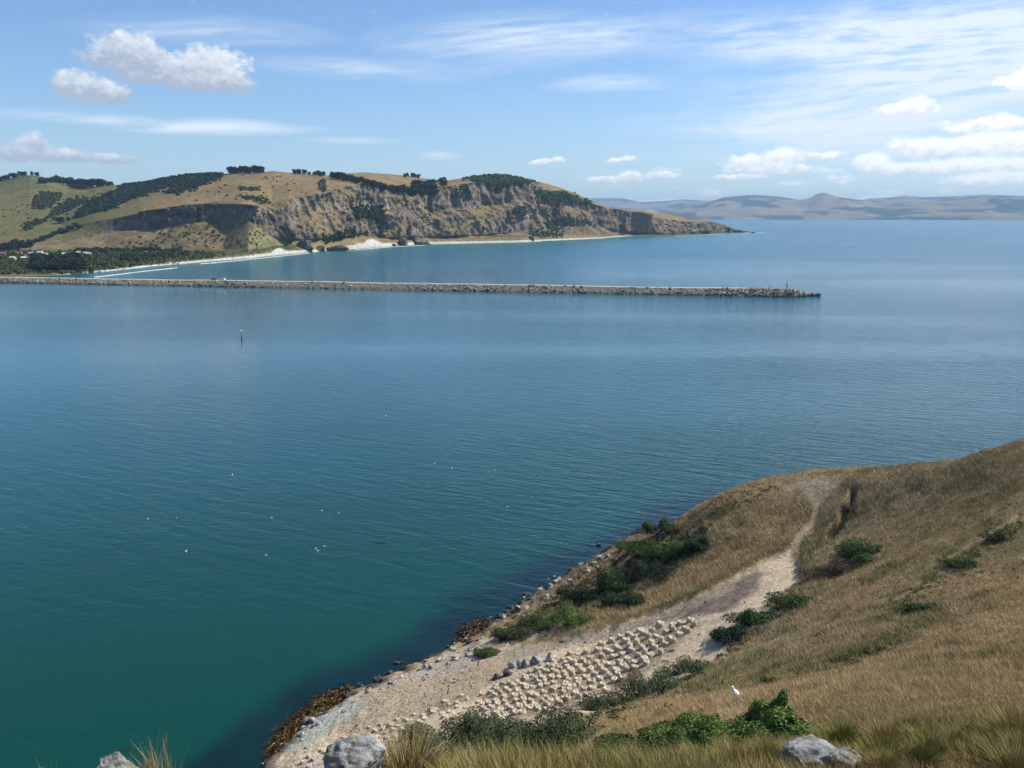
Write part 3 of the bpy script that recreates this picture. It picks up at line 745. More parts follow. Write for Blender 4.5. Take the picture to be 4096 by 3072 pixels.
def build_slope():
    ev = tps_fit(fg_controls())
    a0 = np.radians(np.concatenate([np.linspace(-62, -33, 50)[:-1], np.linspace(-33, 33, 440), np.linspace(33, 62, 50)[1:]]))
    rr = [3.0]
    while rr[-1] < 168: rr.append(rr[-1] + max(0.10, min(rr[-1] * .0075, 0.30)))
    rr = np.array(rr)
    A, R = np.meshgrid(a0, rr, indexing='ij')
    V = np.stack([R * np.sin(A), R * np.cos(A), 0 * R], -1).reshape(-1, 3)
    V[:, 2] = ev(V[:, :2])
    z, X, Y, r = fg_zones(V)
    bare = np.clip(z['bare'] + z['stony'], 0, 1)
    damp = sstep(r, 4, 30)
    grassy = 1 - bare
    nn = fbm(V / 9, 3, 81) * .55 + fbm(V / 2.6, 3, 82) * .22
    V[:, 2] += nn * damp * grassy * sstep(V[:, 2], 2, 7)
    V[:, 2] += bare * (fbm(V / 3.5, 3, 83) * .22 + fbm(V / .8, 3, 84) * .07)
    V[:, 2] -= 1.3 * sstep(pdist(X, Y, SCAR, False) + fbm(V / 2, 2, 87) * 8, 26, 6) * (r > 60)
    V[:, 2] -= .55 * z['bare'] * sstep(X, 2250, 2450)
    shoreb = sstep(V[:, 2], 5.0, 1.0) * sstep(r, 60, 75)
    V[:, 2] += shoreb * fbm(V / 3.0, 3, 85, .55, True) * .8 * (1 - .6 * bare)
    # scarp where the bare ground has been cut back into the slope
    n1 = fbm(V / 7, 3, 91); n2 = fbm(V / 1.6, 3, 92); n3 = fbm(V / 22, 3, 93)
    def put(c, k, w): return c * (1 - w[:, None]) + np.asarray(k) * w[:, None]
    col = np.tile(np.array((0.24, 0.175, 0.09)), (len(V), 1)) * (1 + .25 * n2[:, None])
    col = put(col, (0.075, 0.085, 0.03), sstep(n1 + n3, .15, .6) * .55)
    col = put(col, (0.20, 0.165, 0.12), z['mixed'] * .9)
    col = put(col, (0.50, 0.395, 0.265), np.clip(z['bare'], 0, 1) * (1 - .45 * z['mixed']))
    col = put(col, (0.34, 0.27, 0.19), bare * sstep(n1 * .6 + n2 * .6, .05, .6) * .75)
    nestz = sstep(-pdist(X, Y, [(1900, 2900), (1920, 2790), (1990, 2740), (2330, 2600), (2620, 2500), (2800, 2470), (2640, 2620), (2400, 2810), (2220, 2860)]), -20, 20) * (r > 30)
    col = put(col, (0.22, 0.17, 0.115), nestz * .9)  # stained nest ground, painted darker to deepen the shadowed gaps between mounds
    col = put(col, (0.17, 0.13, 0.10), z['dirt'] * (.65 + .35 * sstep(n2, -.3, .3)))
    lowp = [(2000, 2600), (2230, 2558), (2400, 2525), (2560, 2478), (2560, 2500), (2400, 2550), (2200, 2600), (2060, 2640)]
    col = put(col, (0.27, 0.22, 0.16), sstep(-pdist(X, Y, lowp), -14, 10) * (r > 30) * .8)
    col = put(col, (0.42, 0.36, 0.27), z['stony'] * sstep(n2, -.4, .3))
    col = put(col, (0.33, 0.25, 0.15), np.clip(z['path'] + z['track'] * .8, 0, 1))
    col = put(col, (0.30, 0.24, 0.16), z['saddle'] * sstep(n2, -.5, .2) * .95)
    slab = [(1090, 3010), (1250, 2870), (1400, 2800), (1470, 2790), (1450, 2850), (1330, 2920), (1200, 3020)]
    col = put(col, (0.30, 0.32, 0.26), sstep(-pdist(X, Y, slab), -10, 25) * (r > 30) * .9)
    guano = bare * sstep(fbm(V / np.array([9.0, 2.5, 3.0]), 3, 95), .12, .4) * sstep(X, 2000, 1800)
    col = put(col, (0.40, 0.385, 0.36), guano * .35)
    # wet black rock at the waterline
    wl = sstep(V[:, 2] + n2 * .5, 1.3, .4) * sstep(r, 60, 70)
    col = put(col, (0.028, 0.026, 0.024), wl)
    cl = sstep(V[:, 2] + n2, 6, 3) * sstep(X, 2000, 2200) * (1 - bare) * sstep(r, 60, 70)
    col = put(col, (0.10, 0.09, 0.075), cl * .8 * (1 - wl))
    near = sstep(r, 34, 22)
    col = put(col, (0.13, 0.10, 0.045), near * .8)
    F = grid_faces(len(a0), len(rr))
    F = F[(V[F][:, :, 2].max(1) > -5)]
    V, F, col = drop_loose(V, F, col)
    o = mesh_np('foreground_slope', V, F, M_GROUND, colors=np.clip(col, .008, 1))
    tag(o, 'steep dry grass headland slope with a bare pale colony terrace', 'ground', kind='structure')
    return o, V, F

# ------------------------------------------------------------------ rock shapes
def ico(sub=1):
    import bmesh
    bm = bmesh.new(); bmesh.ops.create_icosphere(bm, subdivisions=sub, radius=1.0)
    V = np.array([v.co[:] for v in bm.verts]); F = np.array([[v.index for v in f.verts] for f in bm.faces]); bm.free()
    return V, F
ICO0, ICO1, ICO2, ICO3, ICO4 = ico(1), ico(2), ico(3), ico(4), ico(5)

def rot_rand(n, rng, tilt=1.0):
    """n random rotation matrices"""
    q = rng.normal(size=(n, 4)); q[:, 1:3] *= tilt; q /= np.linalg.norm(q, axis=1)[:, None]
    w, x, y, z = q.T
    return np.stack([1 - 2 * (y * y + z * z), 2 * (x * y - z * w), 2 * (x * z + y * w), 2 * (x * y + z * w), 1 - 2 * (x * x + z * z), 2 * (y * z - x * w), 2 * (x * z - y * w), 2 * (y * z + x * w), 1 - 2 * (x * x + y * y)], -1).reshape(n, 3, 3)

def many_rocks(P, S, rng, base=None, flat=.7):
    """one big mesh of angular stones"""
    V0, F0 = base or ICO0
    n = len(P); k = len(V0)
    jit = 1 + rng.uniform(-.28, .28, (n, k, 1))
    V = np.sign(V0) * np.abs(V0) ** .75
    V = V[None] * jit * np.stack([rng.uniform(.8, 1.3, n), rng.uniform(.7, 1.1, n), rng.uniform(.55, .95, n) * flat / .7], -1)[:, None] * S[:, None, None]
    V = np.einsum('nij,nkj->nki', rot_rand(n, rng), V) + P[:, None]
    F = F0[None] + (np.arange(n) * k)[:, None, None]
    return V.reshape(-1, 3), F.reshape(-1, 3)

def rock_mesh(name, seed, sub=ICO2, cols=((.30, .29, .27), (.5, .5, .47)), stretch=(1, 1, .7), amp=.3, dark=(.05, .048, .045), mat=None, cracks=0.0):
    V0, F0 = sub
    rng = np.random.default_rng(seed)
    V = V0.copy()
    for _ in range(9):                                   # plane cuts give facets
        n = rng.normal(size=3); n /= np.linalg.norm(n); d = rng.uniform(.55, .85)
        s = V @ n; V = V - np.maximum(s - d, 0)[:, None] * n * .9
    V = V * (1 + amp * fbm(V * 1.7 + seed, 4, seed)[:, None]) * np.array(stretch)
    cr = 0.0
    if cracks:
        cr = sstep(np.abs(fbm(V * 1.3 + 5, 2, seed + 4)), .10, .0) + .6 * sstep(np.abs(fbm(V * 3.1 + 2, 2, seed + 5)), .07, .0)
        V = V * (1 - cracks * cr)[:, None] + .03 * fbm(V * 7, 3, seed + 6)[:, None] * V
    t = sstep(fbm(V * 2.6 + 3, 4, seed + 1), -.35, .35)[:, None]
    c = np.array(cols[0]) * (1 - t) + np.array(cols[1]) * t
    k = sstep(fbm(V * 4 + 9, 3, seed + 2), .22, .5)[:, None]
    c = c * (1 - k * .7) + np.array(dark) * k * .7
    if cracks:
        yl = sstep(fbm(V * 3.3 + 1, 3, seed + 7), .28, .45)[:, None]; c = c * (1 - yl * .6) + np.array((.34, .27, .10)) * yl * .6
    return mesh_np(name, V, F0, mat or M_ROCKF, colors=c, link=False)

# ------------------------------------------------------------------ breakwater
def build_mole():
    rng = np.random.default_rng(3)
    B = at_z(3235, 1189, 0.0); A = at_z(0, 1131, 0.0)
    d = (A - B); Ln = np.linalg.norm(d); d /= Ln; A = A + d * 260; Ln += 260
    nrm = np.array([d[1], -d[0], 0]); nrm *= -1 if nrm[1] < 0 else 1      # away from the camera
    root = thing('breakwater', 'long straight rock breakwater with a pale roadway along its crest', 'breakwater', tuple(B))
    m = 260
    s = np.linspace(0, Ln, m)
    H = 4.6 - 1.1 * s / Ln + .55 * fbm(np.c_[s / 45, s * 0, s * 0], 4, 4)
    H = H * sstep(s, -6, 9)
    prof = [(-1.5, -.35), (1.2, 0.12), (6.0, .86), (7.2, 1.0), (12.0, 1.0), (13.2, .86), (18.0, .12), (20.5, -.35)]
    G = np.stack([np.stack([d * si + nrm * o + np.array([0, 0, (h if f > .9 else h * f if f > 0 else -1.8)]) for o, f in prof]) for si, h in zip(s, H)])
    tip = 1 - sstep(s, 0, 12)
    G = G + (nrm * 9.5 - (G @ nrm)[..., None] * nrm) * tip[:, None, None] * .55
    V = G.reshape(-1, 3)
    c = np.tile(np.array((.17, .15, .12)), (len(V), 1))
    mesh_np('core', V, grid_faces(m, len(prof)), M_ROCKF, root, colors=c)
    # roadway
    s2 = s[s > 42]; H2 = np.interp(s2, s, H)
    G = np.stack([np.stack([d * si + nrm * o + np.array([0, 0, h + dz]) for o, dz in ((7.5, .02), (7.6, .22), (11.6, .22), (11.7, .02))]) for si, h in zip(s2, H2)])
    rc = np.array((.55, .49, .37)) * (1 + .12 * fbm(G.reshape(-1, 3) / 12, 3, 6))[:, None]
    mesh_np('roadway', G.reshape(-1, 3), grid_faces(len(s2), 4), M_ROCKF, root, colors=rc)
    # armour stones
    n1 = 4300
    si = rng.uniform(-1.5, Ln, n1); f = rng.uniform(0, 1, n1) ** .9
    o1 = 0.0 + f * 7.0; z1 = -.5 + f * np.interp(np.clip(si, 0, Ln), s, H) * 1.04
    n2 = 2000
    sj = rng.uniform(0, Ln, n2); f2 = rng.uniform(0, 1, n2); o2 = 19.2 - f2 * 7.0; z2 = -.5 + f2 * np.interp(sj, s, H) * 1.02
    n3 = 220
    sk = rng.uniform(-9, 26, n3); o3 = 9.5 + rng.normal(0, 3.6, n3) * (.35 + .65 * sstep(sk, -9, 16)); z3 = np.interp(np.clip(sk, 0, 40), s, H) * rng.uniform(.3, 1.05, n3) - .2
    S = np.r_[si, sj, sk]; O = np.r_[o1, o2, o3] - .9 * fbm(np.c_[np.r_[si, sj, sk] / 40, np.r_[si, sj, sk] * 0, np.r_[si, sj, sk] * 0], 3, 9) * (np.r_[o1, o2, o3] < 7.5); Z = np.r_[z1, z2, z3]
    O = O + (9.5 - O) * (1 - sstep(S, -4, 12)) * .5
    P = d * S[:, None] + nrm * O[:, None]; P[:, 2] = Z
    sz = rng.uniform(.4, 1.15, len(P)) * np.where(rng.random(len(P)) < .1, 1.5, 1) * (1 - .25 * S / Ln)
    V, F = many_rocks(P, sz, rng)
    tone = rng.uniform(0, 1, len(P)); tone = np.repeat(tone, len(ICO0[0]))[:, None]
    c = np.array((.14, .122, .092)) * (1 - tone) + np.array((.48, .415, .285)) * tone
    wetz = sstep(V[:, 2], 1.5, .5)[:, None]
    c = c * (1 - wetz) + np.array((.035, .028, .028)) * wetz
    o = mesh_np('armour_stone', V, F, M_ROCKF, root, colors=c, smooth=False)
    tag(o, kind='stuff')
    # outlying wet stones at the tip
    return B, d, nrm, s, H

# ------------------------------------------------------------------ haze
def build_haze():
    x0, x1, y0, y1, z0, z1 = -14000, 22000, -1500, 26500, -12, 560
    V = np.array([(x, y, z) for x in (x0, x1) for y in (y0, y1) for z in (z0, z1)], float)
    F = np.array([(0, 1, 3, 2), (4, 6, 7, 5), (0, 4, 5, 1), (2, 3, 7, 6), (0, 2, 6, 4), (1, 5, 7, 3)])
    m = bpy.data.materials.new('haze_air'); m.use_nodes = True
    nt = m.node_tree; nt.nodes.clear()
    out = nt.nodes.new('ShaderNodeOutputMaterial'); v = nt.nodes.new('ShaderNodeVolumePrincipled')
    v.inputs['Color'].default_value = (0.48, 0.72, 1.0, 1)
    v.inputs['Density'].default_value = HAZE_D
    v.inputs['Anisotropy'].default_value = 0.0
    nt.links.new(v.outputs[0], out.inputs['Volume'])
    o = mesh_np('haze', V, F, m, smooth=False)
    tag(o, 'thin blue sea haze over the whole bay', 'haze', kind='stuff')
HAZE_D = 4.6e-5

# ------------------------------------------------------------------ finding the ground
class Ground:
    def __init__(s, V, F):
        s.bvh = BVHTree.FromPolygons(V.tolist(), F.tolist())
        s.V, s.F = V, F
    def hit(s, sx, sy):
        d = Vector(ray(sx, sy)).normalized()
        p, n, i, t = s.bvh.ray_cast(Vector(CC), d)
        return (None, None) if p is None else (np.array(p), np.array(n))
    def drop(s, x, y, z0=600.0):
        p, n, i, t = s.bvh.ray_cast(Vector((x, y, z0)), Vector((0, 0, -1)))
        return None if p is None else np.array(p)

def px_size(P, px):
    """metres covered by px photograph pixels at P"""
    return px / 4 / FPX * float((P - CC) @ FW)

def copy_tree(o, parent=None):
    c = o.copy(); COL.objects.link(c); c.parent = parent
    for ch in o.children: copy_tree(ch, c)
    return c

# ------------------------------------------------------------------ solid helpers for made things
def sample_poly(polys, n, rng, soft=0.0, over=6):
    """n random photograph pixels in a set of polygons, by area"""
    ar = []
    for p in polys:
        p = np.array(p, float); ar.append(abs(np.dot(p[:, 0], np.roll(p[:, 1], 1)) - np.dot(p[:, 1], np.roll(p[:, 0], 1))) / 2)
    ar = np.array(ar) / sum(ar); out = []
    for p, a in zip(polys, ar):
        k = int(round(n * a)); q = np.array(p, float); got = np.zeros((0, 2))
        while len(got) < k:
            c = np.c_[rng.uniform(q[:, 0].min() - soft, q[:, 0].max() + soft, k * over), rng.uniform(q[:, 1].min() - soft, q[:, 1].max() + soft, k * over)]
            d = pdist(c[:, 0], c[:, 1], p)
            got = np.r_[got, c[d < ((rng.exponential(soft, len(d)) - soft * .6) if soft else 0)]]
        out.append(got[:k])
    out = np.concatenate(out); rng.shuffle(out)
    return out

class MB:
    def __init__(s): s.V, s.F = [], []
    def add(s, V, F):
        b = len(s.V); s.V += [tuple(v) for v in V]; s.F += [tuple(i + b for i in f) for f in F]; return s
    def box(s, c, sz):
        x, y, z = c; a, b, h = (k / 2 for k in sz)
        V = [(x + i * a, y + j * b, z + k * h) for i in (-1, 1) for j in (-1, 1) for k in (-1, 1)]
        return s.add(V, [(0, 1, 3, 2), (4, 6, 7, 5), (0, 4, 5, 1), (2, 3, 7, 6), (0, 2, 6, 4), (1, 5, 7, 3)])
    def tube(s, pts, radii, n=8, cap=True):
        pts = [np.array(p, float) for p in pts]; V = []
        for i, p in enumerate(pts):
            t = pts[min(i + 1, len(pts) - 1)] - pts[max(i - 1, 0)]; t /= np.linalg.norm(t) + 1e-9
            a = np.cross(t, (0, 0, 1.0) if abs(t[2]) < .9 else (1.0, 0, 0)); a /= np.linalg.norm(a); b2 = np.cross(t, a)
            r = radii[i] if hasattr(radii[i], '__len__') else (radii[i], radii[i])
            for k in range(n):
                an = 2 * math.pi * k / n; V.append(p + a * math.cos(an) * r[0] + b2 * math.sin(an) * r[1])
        F = [(i * n + k, i * n + (k + 1) % n, (i + 1) * n + (k + 1) % n, (i + 1) * n + k) for i in range(len(pts) - 1) for k in range(n)]
        if cap: F += [tuple(range(n))[::-1], tuple((len(pts) - 1) * n + k for k in range(n))]
        return s.add(V, F)
    def mesh(s, name, mat, smooth=False):
        me = bpy.data.meshes.new(name); me.from_pydata(s.V, [], s.F); me.materials.append(mat)
        me.polygons.foreach_set('use_smooth', [smooth] * len(me.polygons)); me.update(); return me
    def build(s, name, mat, parent=None, smooth=False): return obj(name, s.mesh(name, mat, smooth), parent)

# ------------------------------------------------------------------ leaves
def leaf_cloud(lobes, n, size, cols, seed, fill=.35, up=.35, elong=1.6):
    """leaf quads spread through overlapping lobes (cx,cy,cz,rx,ry,rz)"""
    rng = np.random.default_rng(seed)
    L = np.array(lobes, float); vol = (L[:, 3] * L[:, 4] * L[:, 5]) ** (2 / 3)
    k = rng.choice(len(L), n, p=vol / vol.sum())
    d = rng.normal(size=(n, 3)); d[:, 2] = np.where(rng.random(n) < .8, np.abs(d[:, 2]), d[:, 2]); d /= np.linalg.norm(d, axis=1)[:, None]
    rr = np.where(rng.random(n) < fill, rng.uniform(.35, 1, n), rng.uniform(.85, 1.06, n))
    lump = 1 + .22 * fbm(d * 2.6 + L[k, :3] * 3, 3, seed)
    P = L[k, :3] + d * L[k, 3:] * (rr * lump)[:, None]
    N = d + rng.normal(0, .55, (n, 3)) + np.array([0, 0, up]); N /= np.linalg.norm(N, axis=1)[:, None]
    a = np.cross(N, rng.normal(size=(n, 3))); a /= np.linalg.norm(a, axis=1)[:, None]; b = np.cross(N, a)
    s = size * rng.uniform(.6, 1.3, n)
    a = a * (s * elong / 2)[:, None]; b = b * (s / 2)[:, None]
    V = np.stack([P - a, P + b, P + a, P - b], 1).reshape(-1, 3)
    F = np.arange(4 * n).reshape(-1, 4)
    t = np.clip(.5 + .5 * fbm(P * (1.5 / max(size * 6, .2)), 2, seed + 1) + rng.normal(0, .22, n), 0, 1)[:, None]
    c = np.array(cols[0]) * (1 - t) + np.array(cols[1]) * t
    if len(cols) > 2:
        w = (rng.random(n) < cols[3])[:, None]; c = np.where(w, np.array(cols[2]), c)
    return V, F, np.repeat(c, 4, 0)

GREEN = ((0.028, 0.050, 0.018), (0.075, 0.115, 0.035))
BRIGHT = ((0.04, 0.085, 0.018), (0.125, 0.18, 0.04))
GREY = ((0.032, 0.048, 0.022), (0.088, 0.108, 0.048))
DARK = ((0.014, 0.026, 0.014), (0.036, 0.055, 0.026))
DEAD = ((0.05, 0.038, 0.03), (0.10, 0.075, 0.055))

def bush(G, name, label, x0, x1, ytop, ybase, cols, leaf, n, seed, nl=4, group=None, up=.35, tall=.8, spikes=0, cat='shrub'):
    rng = np.random.default_rng(seed)
    P, _ = G.hit((x0 + x1) / 2, ybase)
    if P is None: return
    w = px_size(P, x1 - x0) * 1.16; hgt = px_size(P, ybase - ytop) * tall * .92
    t = thing(name, label, cat, tuple(P), 0, group)
    lobes = []
    for i in range(nl):
        f = (i + .5) / nl
        sx = x0 + (x1 - x0) * f
        # follow the ground along the bush
        yb = ybase + (rng.uniform(-.15, .05)) * (ybase - ytop)
        q, _ = G.hit(sx, yb)
        if q is None or np.linalg.norm(q - P) > w * 2.2: q = P + np.array([w * (f - .5), 0, 0])
        q = q - P
        hh = hgt * rng.uniform(.5, 1.05) * (1 - .35 * abs(f - .5) * 2)
        for _k in range(4):
            kk = rng.uniform(.35, 1.0)
            lobes.append((q[0] + rng.uniform(-.65, .65) * w / nl, q[1] + w * .06 + rng.uniform(-.6, .6) * w / nl, q[2] + hh * .32 * kk, w / nl * rng.uniform(.45, .95), w / nl * rng.uniform(.45, .9), hh * kk * rng.uniform(.55, .8)))
    for i in range(spikes):
        b = lobes[rng.integers(nl * 4)]
        lobes.append((b[0] + rng.uniform(-.5, .5) * b[3], b[1], b[2] + b[5] * .9, b[3] * .3, b[3] * .3, b[5] * .55))
    V, F, C = leaf_cloud(lobes, int(n * 2.4), leaf * .72, cols, seed, up=up, fill=.5)
    mesh_np('foliage', V, F, M_LEAF, t, colors=C, smooth=False)
    for b in lobes[:nl * 4:2]:
        e = np.array([b[0] + rng.uniform(-.5, .5) * b[3], b[1] + rng.uniform(-.5, .5) * b[4], b[2] + b[5] * .5])
        s0 = np.array([b[0], b[1], b[2] - b[5] * .9])
        MB().tube([s0, (s0 + e) / 2 + rng.normal(0, .05 * w / nl, 3), e], [.012 * w + .01, .009 * w + .006, .004 * w], 5).build('stem', M_BARK, t, True)
    return t

def build_bushes(G):
    k = 'shrubs on the headland slope'
    bush(G, 'shrub', 'broad grey green shrub thicket on the near side of the nest mounds', 1655, 2350, 2775, 3010, GREY, .11, 15000, 1, 7, k, tall=.72)
    bush(G, 'shrub', 'bright green broad leaved shrub just beyond the tussocks', 2620, 3080, 2810, 2985, BRIGHT + ((0.24, .26, .09), .06), .068, 15000, 2, 5, k, spikes=3)
    bush(G, 'shrub', 'bright green shrub with upright leafy shoots beside the tussocks', 2990, 3210, 2770, 2960, BRIGHT + ((0.24, .26, .09), .05), .072, 8000, 3, 3, k, spikes=5, tall=.95)
    bush(G, 'low_shrub', 'low spreading green shrub trailing left towards the pale boulder', 2430, 2680, 2910, 3020, GREEN, .09, 3200, 4, 3, k)
    bush(G, 'shrub', 'dark twiggy shrub at the edge of the bare terrace above the mounds', 2490, 2700, 2670, 2790, GREY, .12, 3600, 5, 3, k, tall=.9)
    bush(G, 'shrub', 'small green shrub on the terrace edge by bare pale ground', 2660, 2830, 2615, 2700, GREEN, .12, 2200, 6, 3, k)
    bush(G, 'low_shrub', 'grey green low shrub between twiggy shrub and broad thicket', 2350, 2520, 2740, 2840, GREY, .12, 2000, 7, 3, k, tall=.7)
    for i, (x0, x1, yt, yb, lab) in enumerate(((2850, 3000, 2440, 2570, 'dark shrub casting shade onto the pale terrace, lowest of the strip'), (2950, 3110, 2380, 2490, 'dark green shrub in the middle of the terrace edge strip'), (3080, 3240, 2325, 2420, 'round green shrub at the top of the terrace edge strip'))):
        bush(G, 'shrub', lab, x0, x1, yt, yb, DARK if i == 0 else GREEN, .14, 2400, 20 + i, 3, k, tall=.55)
    bush(G, 'shrub', 'round dark green shrub in the gully beside the footpath', 3370, 3490, 2135, 2230, GREEN, .15, 2600, 30, 2, k, tall=.9)
    bush(G, 'dead_shrub', 'bare brown dead shrub in the gully beside the footpath', 3230, 3400, 2195, 2310, DEAD, .10, 2400, 31, 3, k)
    bush(G, 'low_shrub', 'small dark shrub in the narrow scarp below the crest', 3370, 3430, 1965, 2060, DEAD, .12, 800, 32, 2, k)
    # sea edge thicket
    rng = np.random.default_rng(9)
    sea = [(2270, 2400, 2290, 2400, 'lowest dark shrub of the sea edge thicket, above white topped rocks'), (2380, 2530, 2250, 2360, 'dark shrub in the lower half of the sea edge thicket'), (2430, 2560, 2320, 2420, 'dark shrub on the landward side of the sea edge thicket'),
           (2500, 2680, 2190, 2320, 'large dark shrub in the middle of the sea edge thicket'), (2560, 2720, 2140, 2240, 'leafy shrub on the seaward brow of the thicket'), (2640, 2760, 2125, 2215, 'bright topped shrub in the upper half of the sea edge thicket'), (2720, 2830, 2110, 2210, 'dark shrub at the upper end of the sea edge thicket'),
           (2600, 2690, 2050, 2125, 'green shrub standing out against the water on the spur'), (2480, 2600, 2130, 2200, 'shrub hanging over the sea edge below the spur')]
    for i, (x0, x1, yt, yb, lab) in enumerate(sea):
        bush(G, 'coastal_shrub', lab, x0, x1, yt, yb, (DARK, GREEN, DARK, DARK, GREEN, BRIGHT, DARK, GREEN, GREEN)[i], .17, 2600, 40 + i, 3, 'shrubs along the sea edge', tall=.9)
    for i, (x0, x1, yt, yb, lab) in enumerate(((2210, 2345, 2395, 2490, 'bright green shrub below the dry grass strip, nearest the sea edge'), (2080, 2220, 2430, 2520, 'green shrub beside the upper kelp covered rocks'), (1990, 2110, 2480, 2560, 'dull green shrub above the pale stony patch'), (1900, 1990, 2560, 2620, 'small dull shrub right beside the upper bull kelp'))):
        bush(G, 'low_shrub', lab, x0, x1, yt, yb, (BRIGHT, GREEN, GREY, GREEN)[i], .15, 1900, 60 + i, 3, 'shrubs along the sea edge')
    # scattered low plants on the right hand slope
    for i, (x0, x1, yt, yb, lab) in enumerate(((3630, 3740, 2370, 2450, 'green shrub beside the narrow trodden track'), (3960, 4060, 2095, 2160, 'olive shrub beside the top of the narrow track'), (3480, 3560, 2560, 2620, 'olive tuft shrub in the green streak under the track'), (3340, 3420, 2600, 2660, 'dark olive tuft shrub in the dry grass beyond the white bird'),
                                               (3040, 3110, 2690, 2740, 'small dark tuft shrub beyond the white bird'), (3800, 3900, 2210, 2270, 'low olive shrub halfway up the narrow track'))):
        bush(G, 'tuft_shrub', lab, x0, x1, yt, yb, GREEN if i in (0, 5) else ((.05, .06, .022), (.12, .12, .045)), .12, 1300, 80 + i, 3, k, tall=.6)

# ------------------------------------------------------------------ grass
def ribbons(P, H, W, lean, rng, C, seg=1):
    """blades as tapering strips of seg quads ending in a point"""
    n = len(P)
    a = rng.uniform(0, 2 * math.pi, n); s = np.stack([np.cos(a), np.sin(a), 0 * a], -1) * (W / 2)[:, None]
    if seg == 1:
        T = P + np.c_[lean[:, 0], lean[:, 1], H]
        V = np.stack([P - s, P + s, T], 1).reshape(-1, 3)
        F = np.arange(3 * n).reshape(-1, 3)
        return V, F, np.repeat(C, 3, 0)
    M = P + np.c_[lean[:, 0] * .3, lean[:, 1] * .3, H * .62]; T = P + np.c_[lean[:, 0], lean[:, 1], H]
    V = np.stack([P - s, P + s, M + s * .75, M - s * .75, T], 1).reshape(-1, 3)
    b = (np.arange(n) * 5)[:, None]
    return V, [b + np.array([[0, 1, 2, 3]]), b + np.array([[3, 2, 4]])], np.repeat(C, 5, 0)

def low_scrub(G, lab, polys, n, s0, s1, cols, seed, leaf=.10, m_=46):
    """mats of low leafy growth, hugging the ground"""
    rng = np.random.default_rng(seed); P = []
    for sx, sy in sample_poly(polys, n, rng, 8.0):
        q, _ = G.hit(sx, sy)
        if q is not None and 25 < np.hypot(q[0], q[1]) < 150 and q[2] > .6: P.append(q)
    P = np.array(P); nn = len(P); S = rng.uniform(s0, s1, nn)
    d = rng.normal(size=(nn, m_, 3)); d[..., 2] = np.abs(d[..., 2]) * .7; d /= np.linalg.norm(d, axis=-1, keepdims=True)
    c0 = P[:, None] + d * S[:, None, None] * np.array([1, 1, .55]) * rng.uniform(.3, 1.1, (nn, m_, 1))
    N = d + rng.normal(0, .6, d.shape) + np.array([0, 0, .4]); N /= np.linalg.norm(N, axis=-1, keepdims=True)
    a = np.cross(N, rng.normal(size=N.shape)); a /= np.linalg.norm(a, axis=-1, keepdims=True); b = np.cross(N, a)
    sz = leaf * rng.uniform(.5, 1.2, (nn, m_, 1))
    V = np.stack([c0 - a * sz, c0 + b * sz * .55, c0 + a * sz, c0 - b * sz * .55], 2).reshape(-1, 3)
    t = np.clip(np.repeat(rng.random((nn, 1)), m_, 1) * .6 + rng.random((nn, m_)) * .4, 0, 1).reshape(-1, 1)
    C = np.array(cols[0]) * (1 - t) + np.array(cols[1]) * t
    o = mesh_np('low_scrub', V, np.arange(len(V)).reshape(-1, 4), M_LEAF, colors=np.repeat(C, 4, 0), smooth=False)
    tag(o, lab, 'scrub', kind='stuff')

def build_low_scrub(G):
    low_scrub(G, 'low dark scrub knitting the sea edge thicket together', [[(2190, 2430), (2260, 2350), (2330, 2285), (2480, 2200), (2600, 2110), (2720, 2100), (2840, 2110), (2830, 2180), (2700, 2270), (2600, 2350), (2450, 2430), (2330, 2490), (2120, 2540), (1990, 2580), (1990, 2520)]], 950, .3, .9, DARK, 1)
    low_scrub(G, 'low scrub along the bank at the terrace edge', [[(2360, 2860), (2560, 2800), (2720, 2725), (2860, 2640), (3000, 2530), (3110, 2410), (3200, 2330), (3230, 2350), (3120, 2450), (3000, 2570), (2860, 2680), (2720, 2760), (2560, 2840), (2380, 2900)]], 260, .15, .5, ((.035, .045, .018), (.10, .11, .045)), 2)
    low_scrub(G, 'green weeds scattered over the dry slope', [[(3560, 2440), (3700, 2320), (3900, 2180), (4090, 2060), (4090, 2110), (3900, 2240), (3720, 2380), (3600, 2480)], [(2800, 2760), (3050, 2700), (3350, 2640), (3560, 2560), (3740, 2470), (3560, 2590), (3350, 2670), (3050, 2740)], [(3300, 2180), (3480, 2150), (3480, 2240), (3330, 2330), (3240, 2330)]], 330, .10, .42, ((.06, .075, .02), (.15, .16, .05)), 3, .08)
    low_scrub(G, 'dull brown herbs mottling the upper slope', [[(3400, 2100), (3600, 1900), (4090, 1820), (4090, 2350), (3700, 2600), (3300, 2650), (3300, 2350)]], 300, .12, .4, ((.17, .14, .075), (.30, .25, .145)), 4, .07)
    low_scrub(G, 'yellow green tufts on the brow of the spur', [[(2700, 2070), (2850, 1990), (3000, 1950), (3130, 1935), (3000, 2010), (2860, 2080), (2740, 2130)]], 200, .12, .4, ((.11, .10, .03), (.26, .22, .09)), 5, .08)

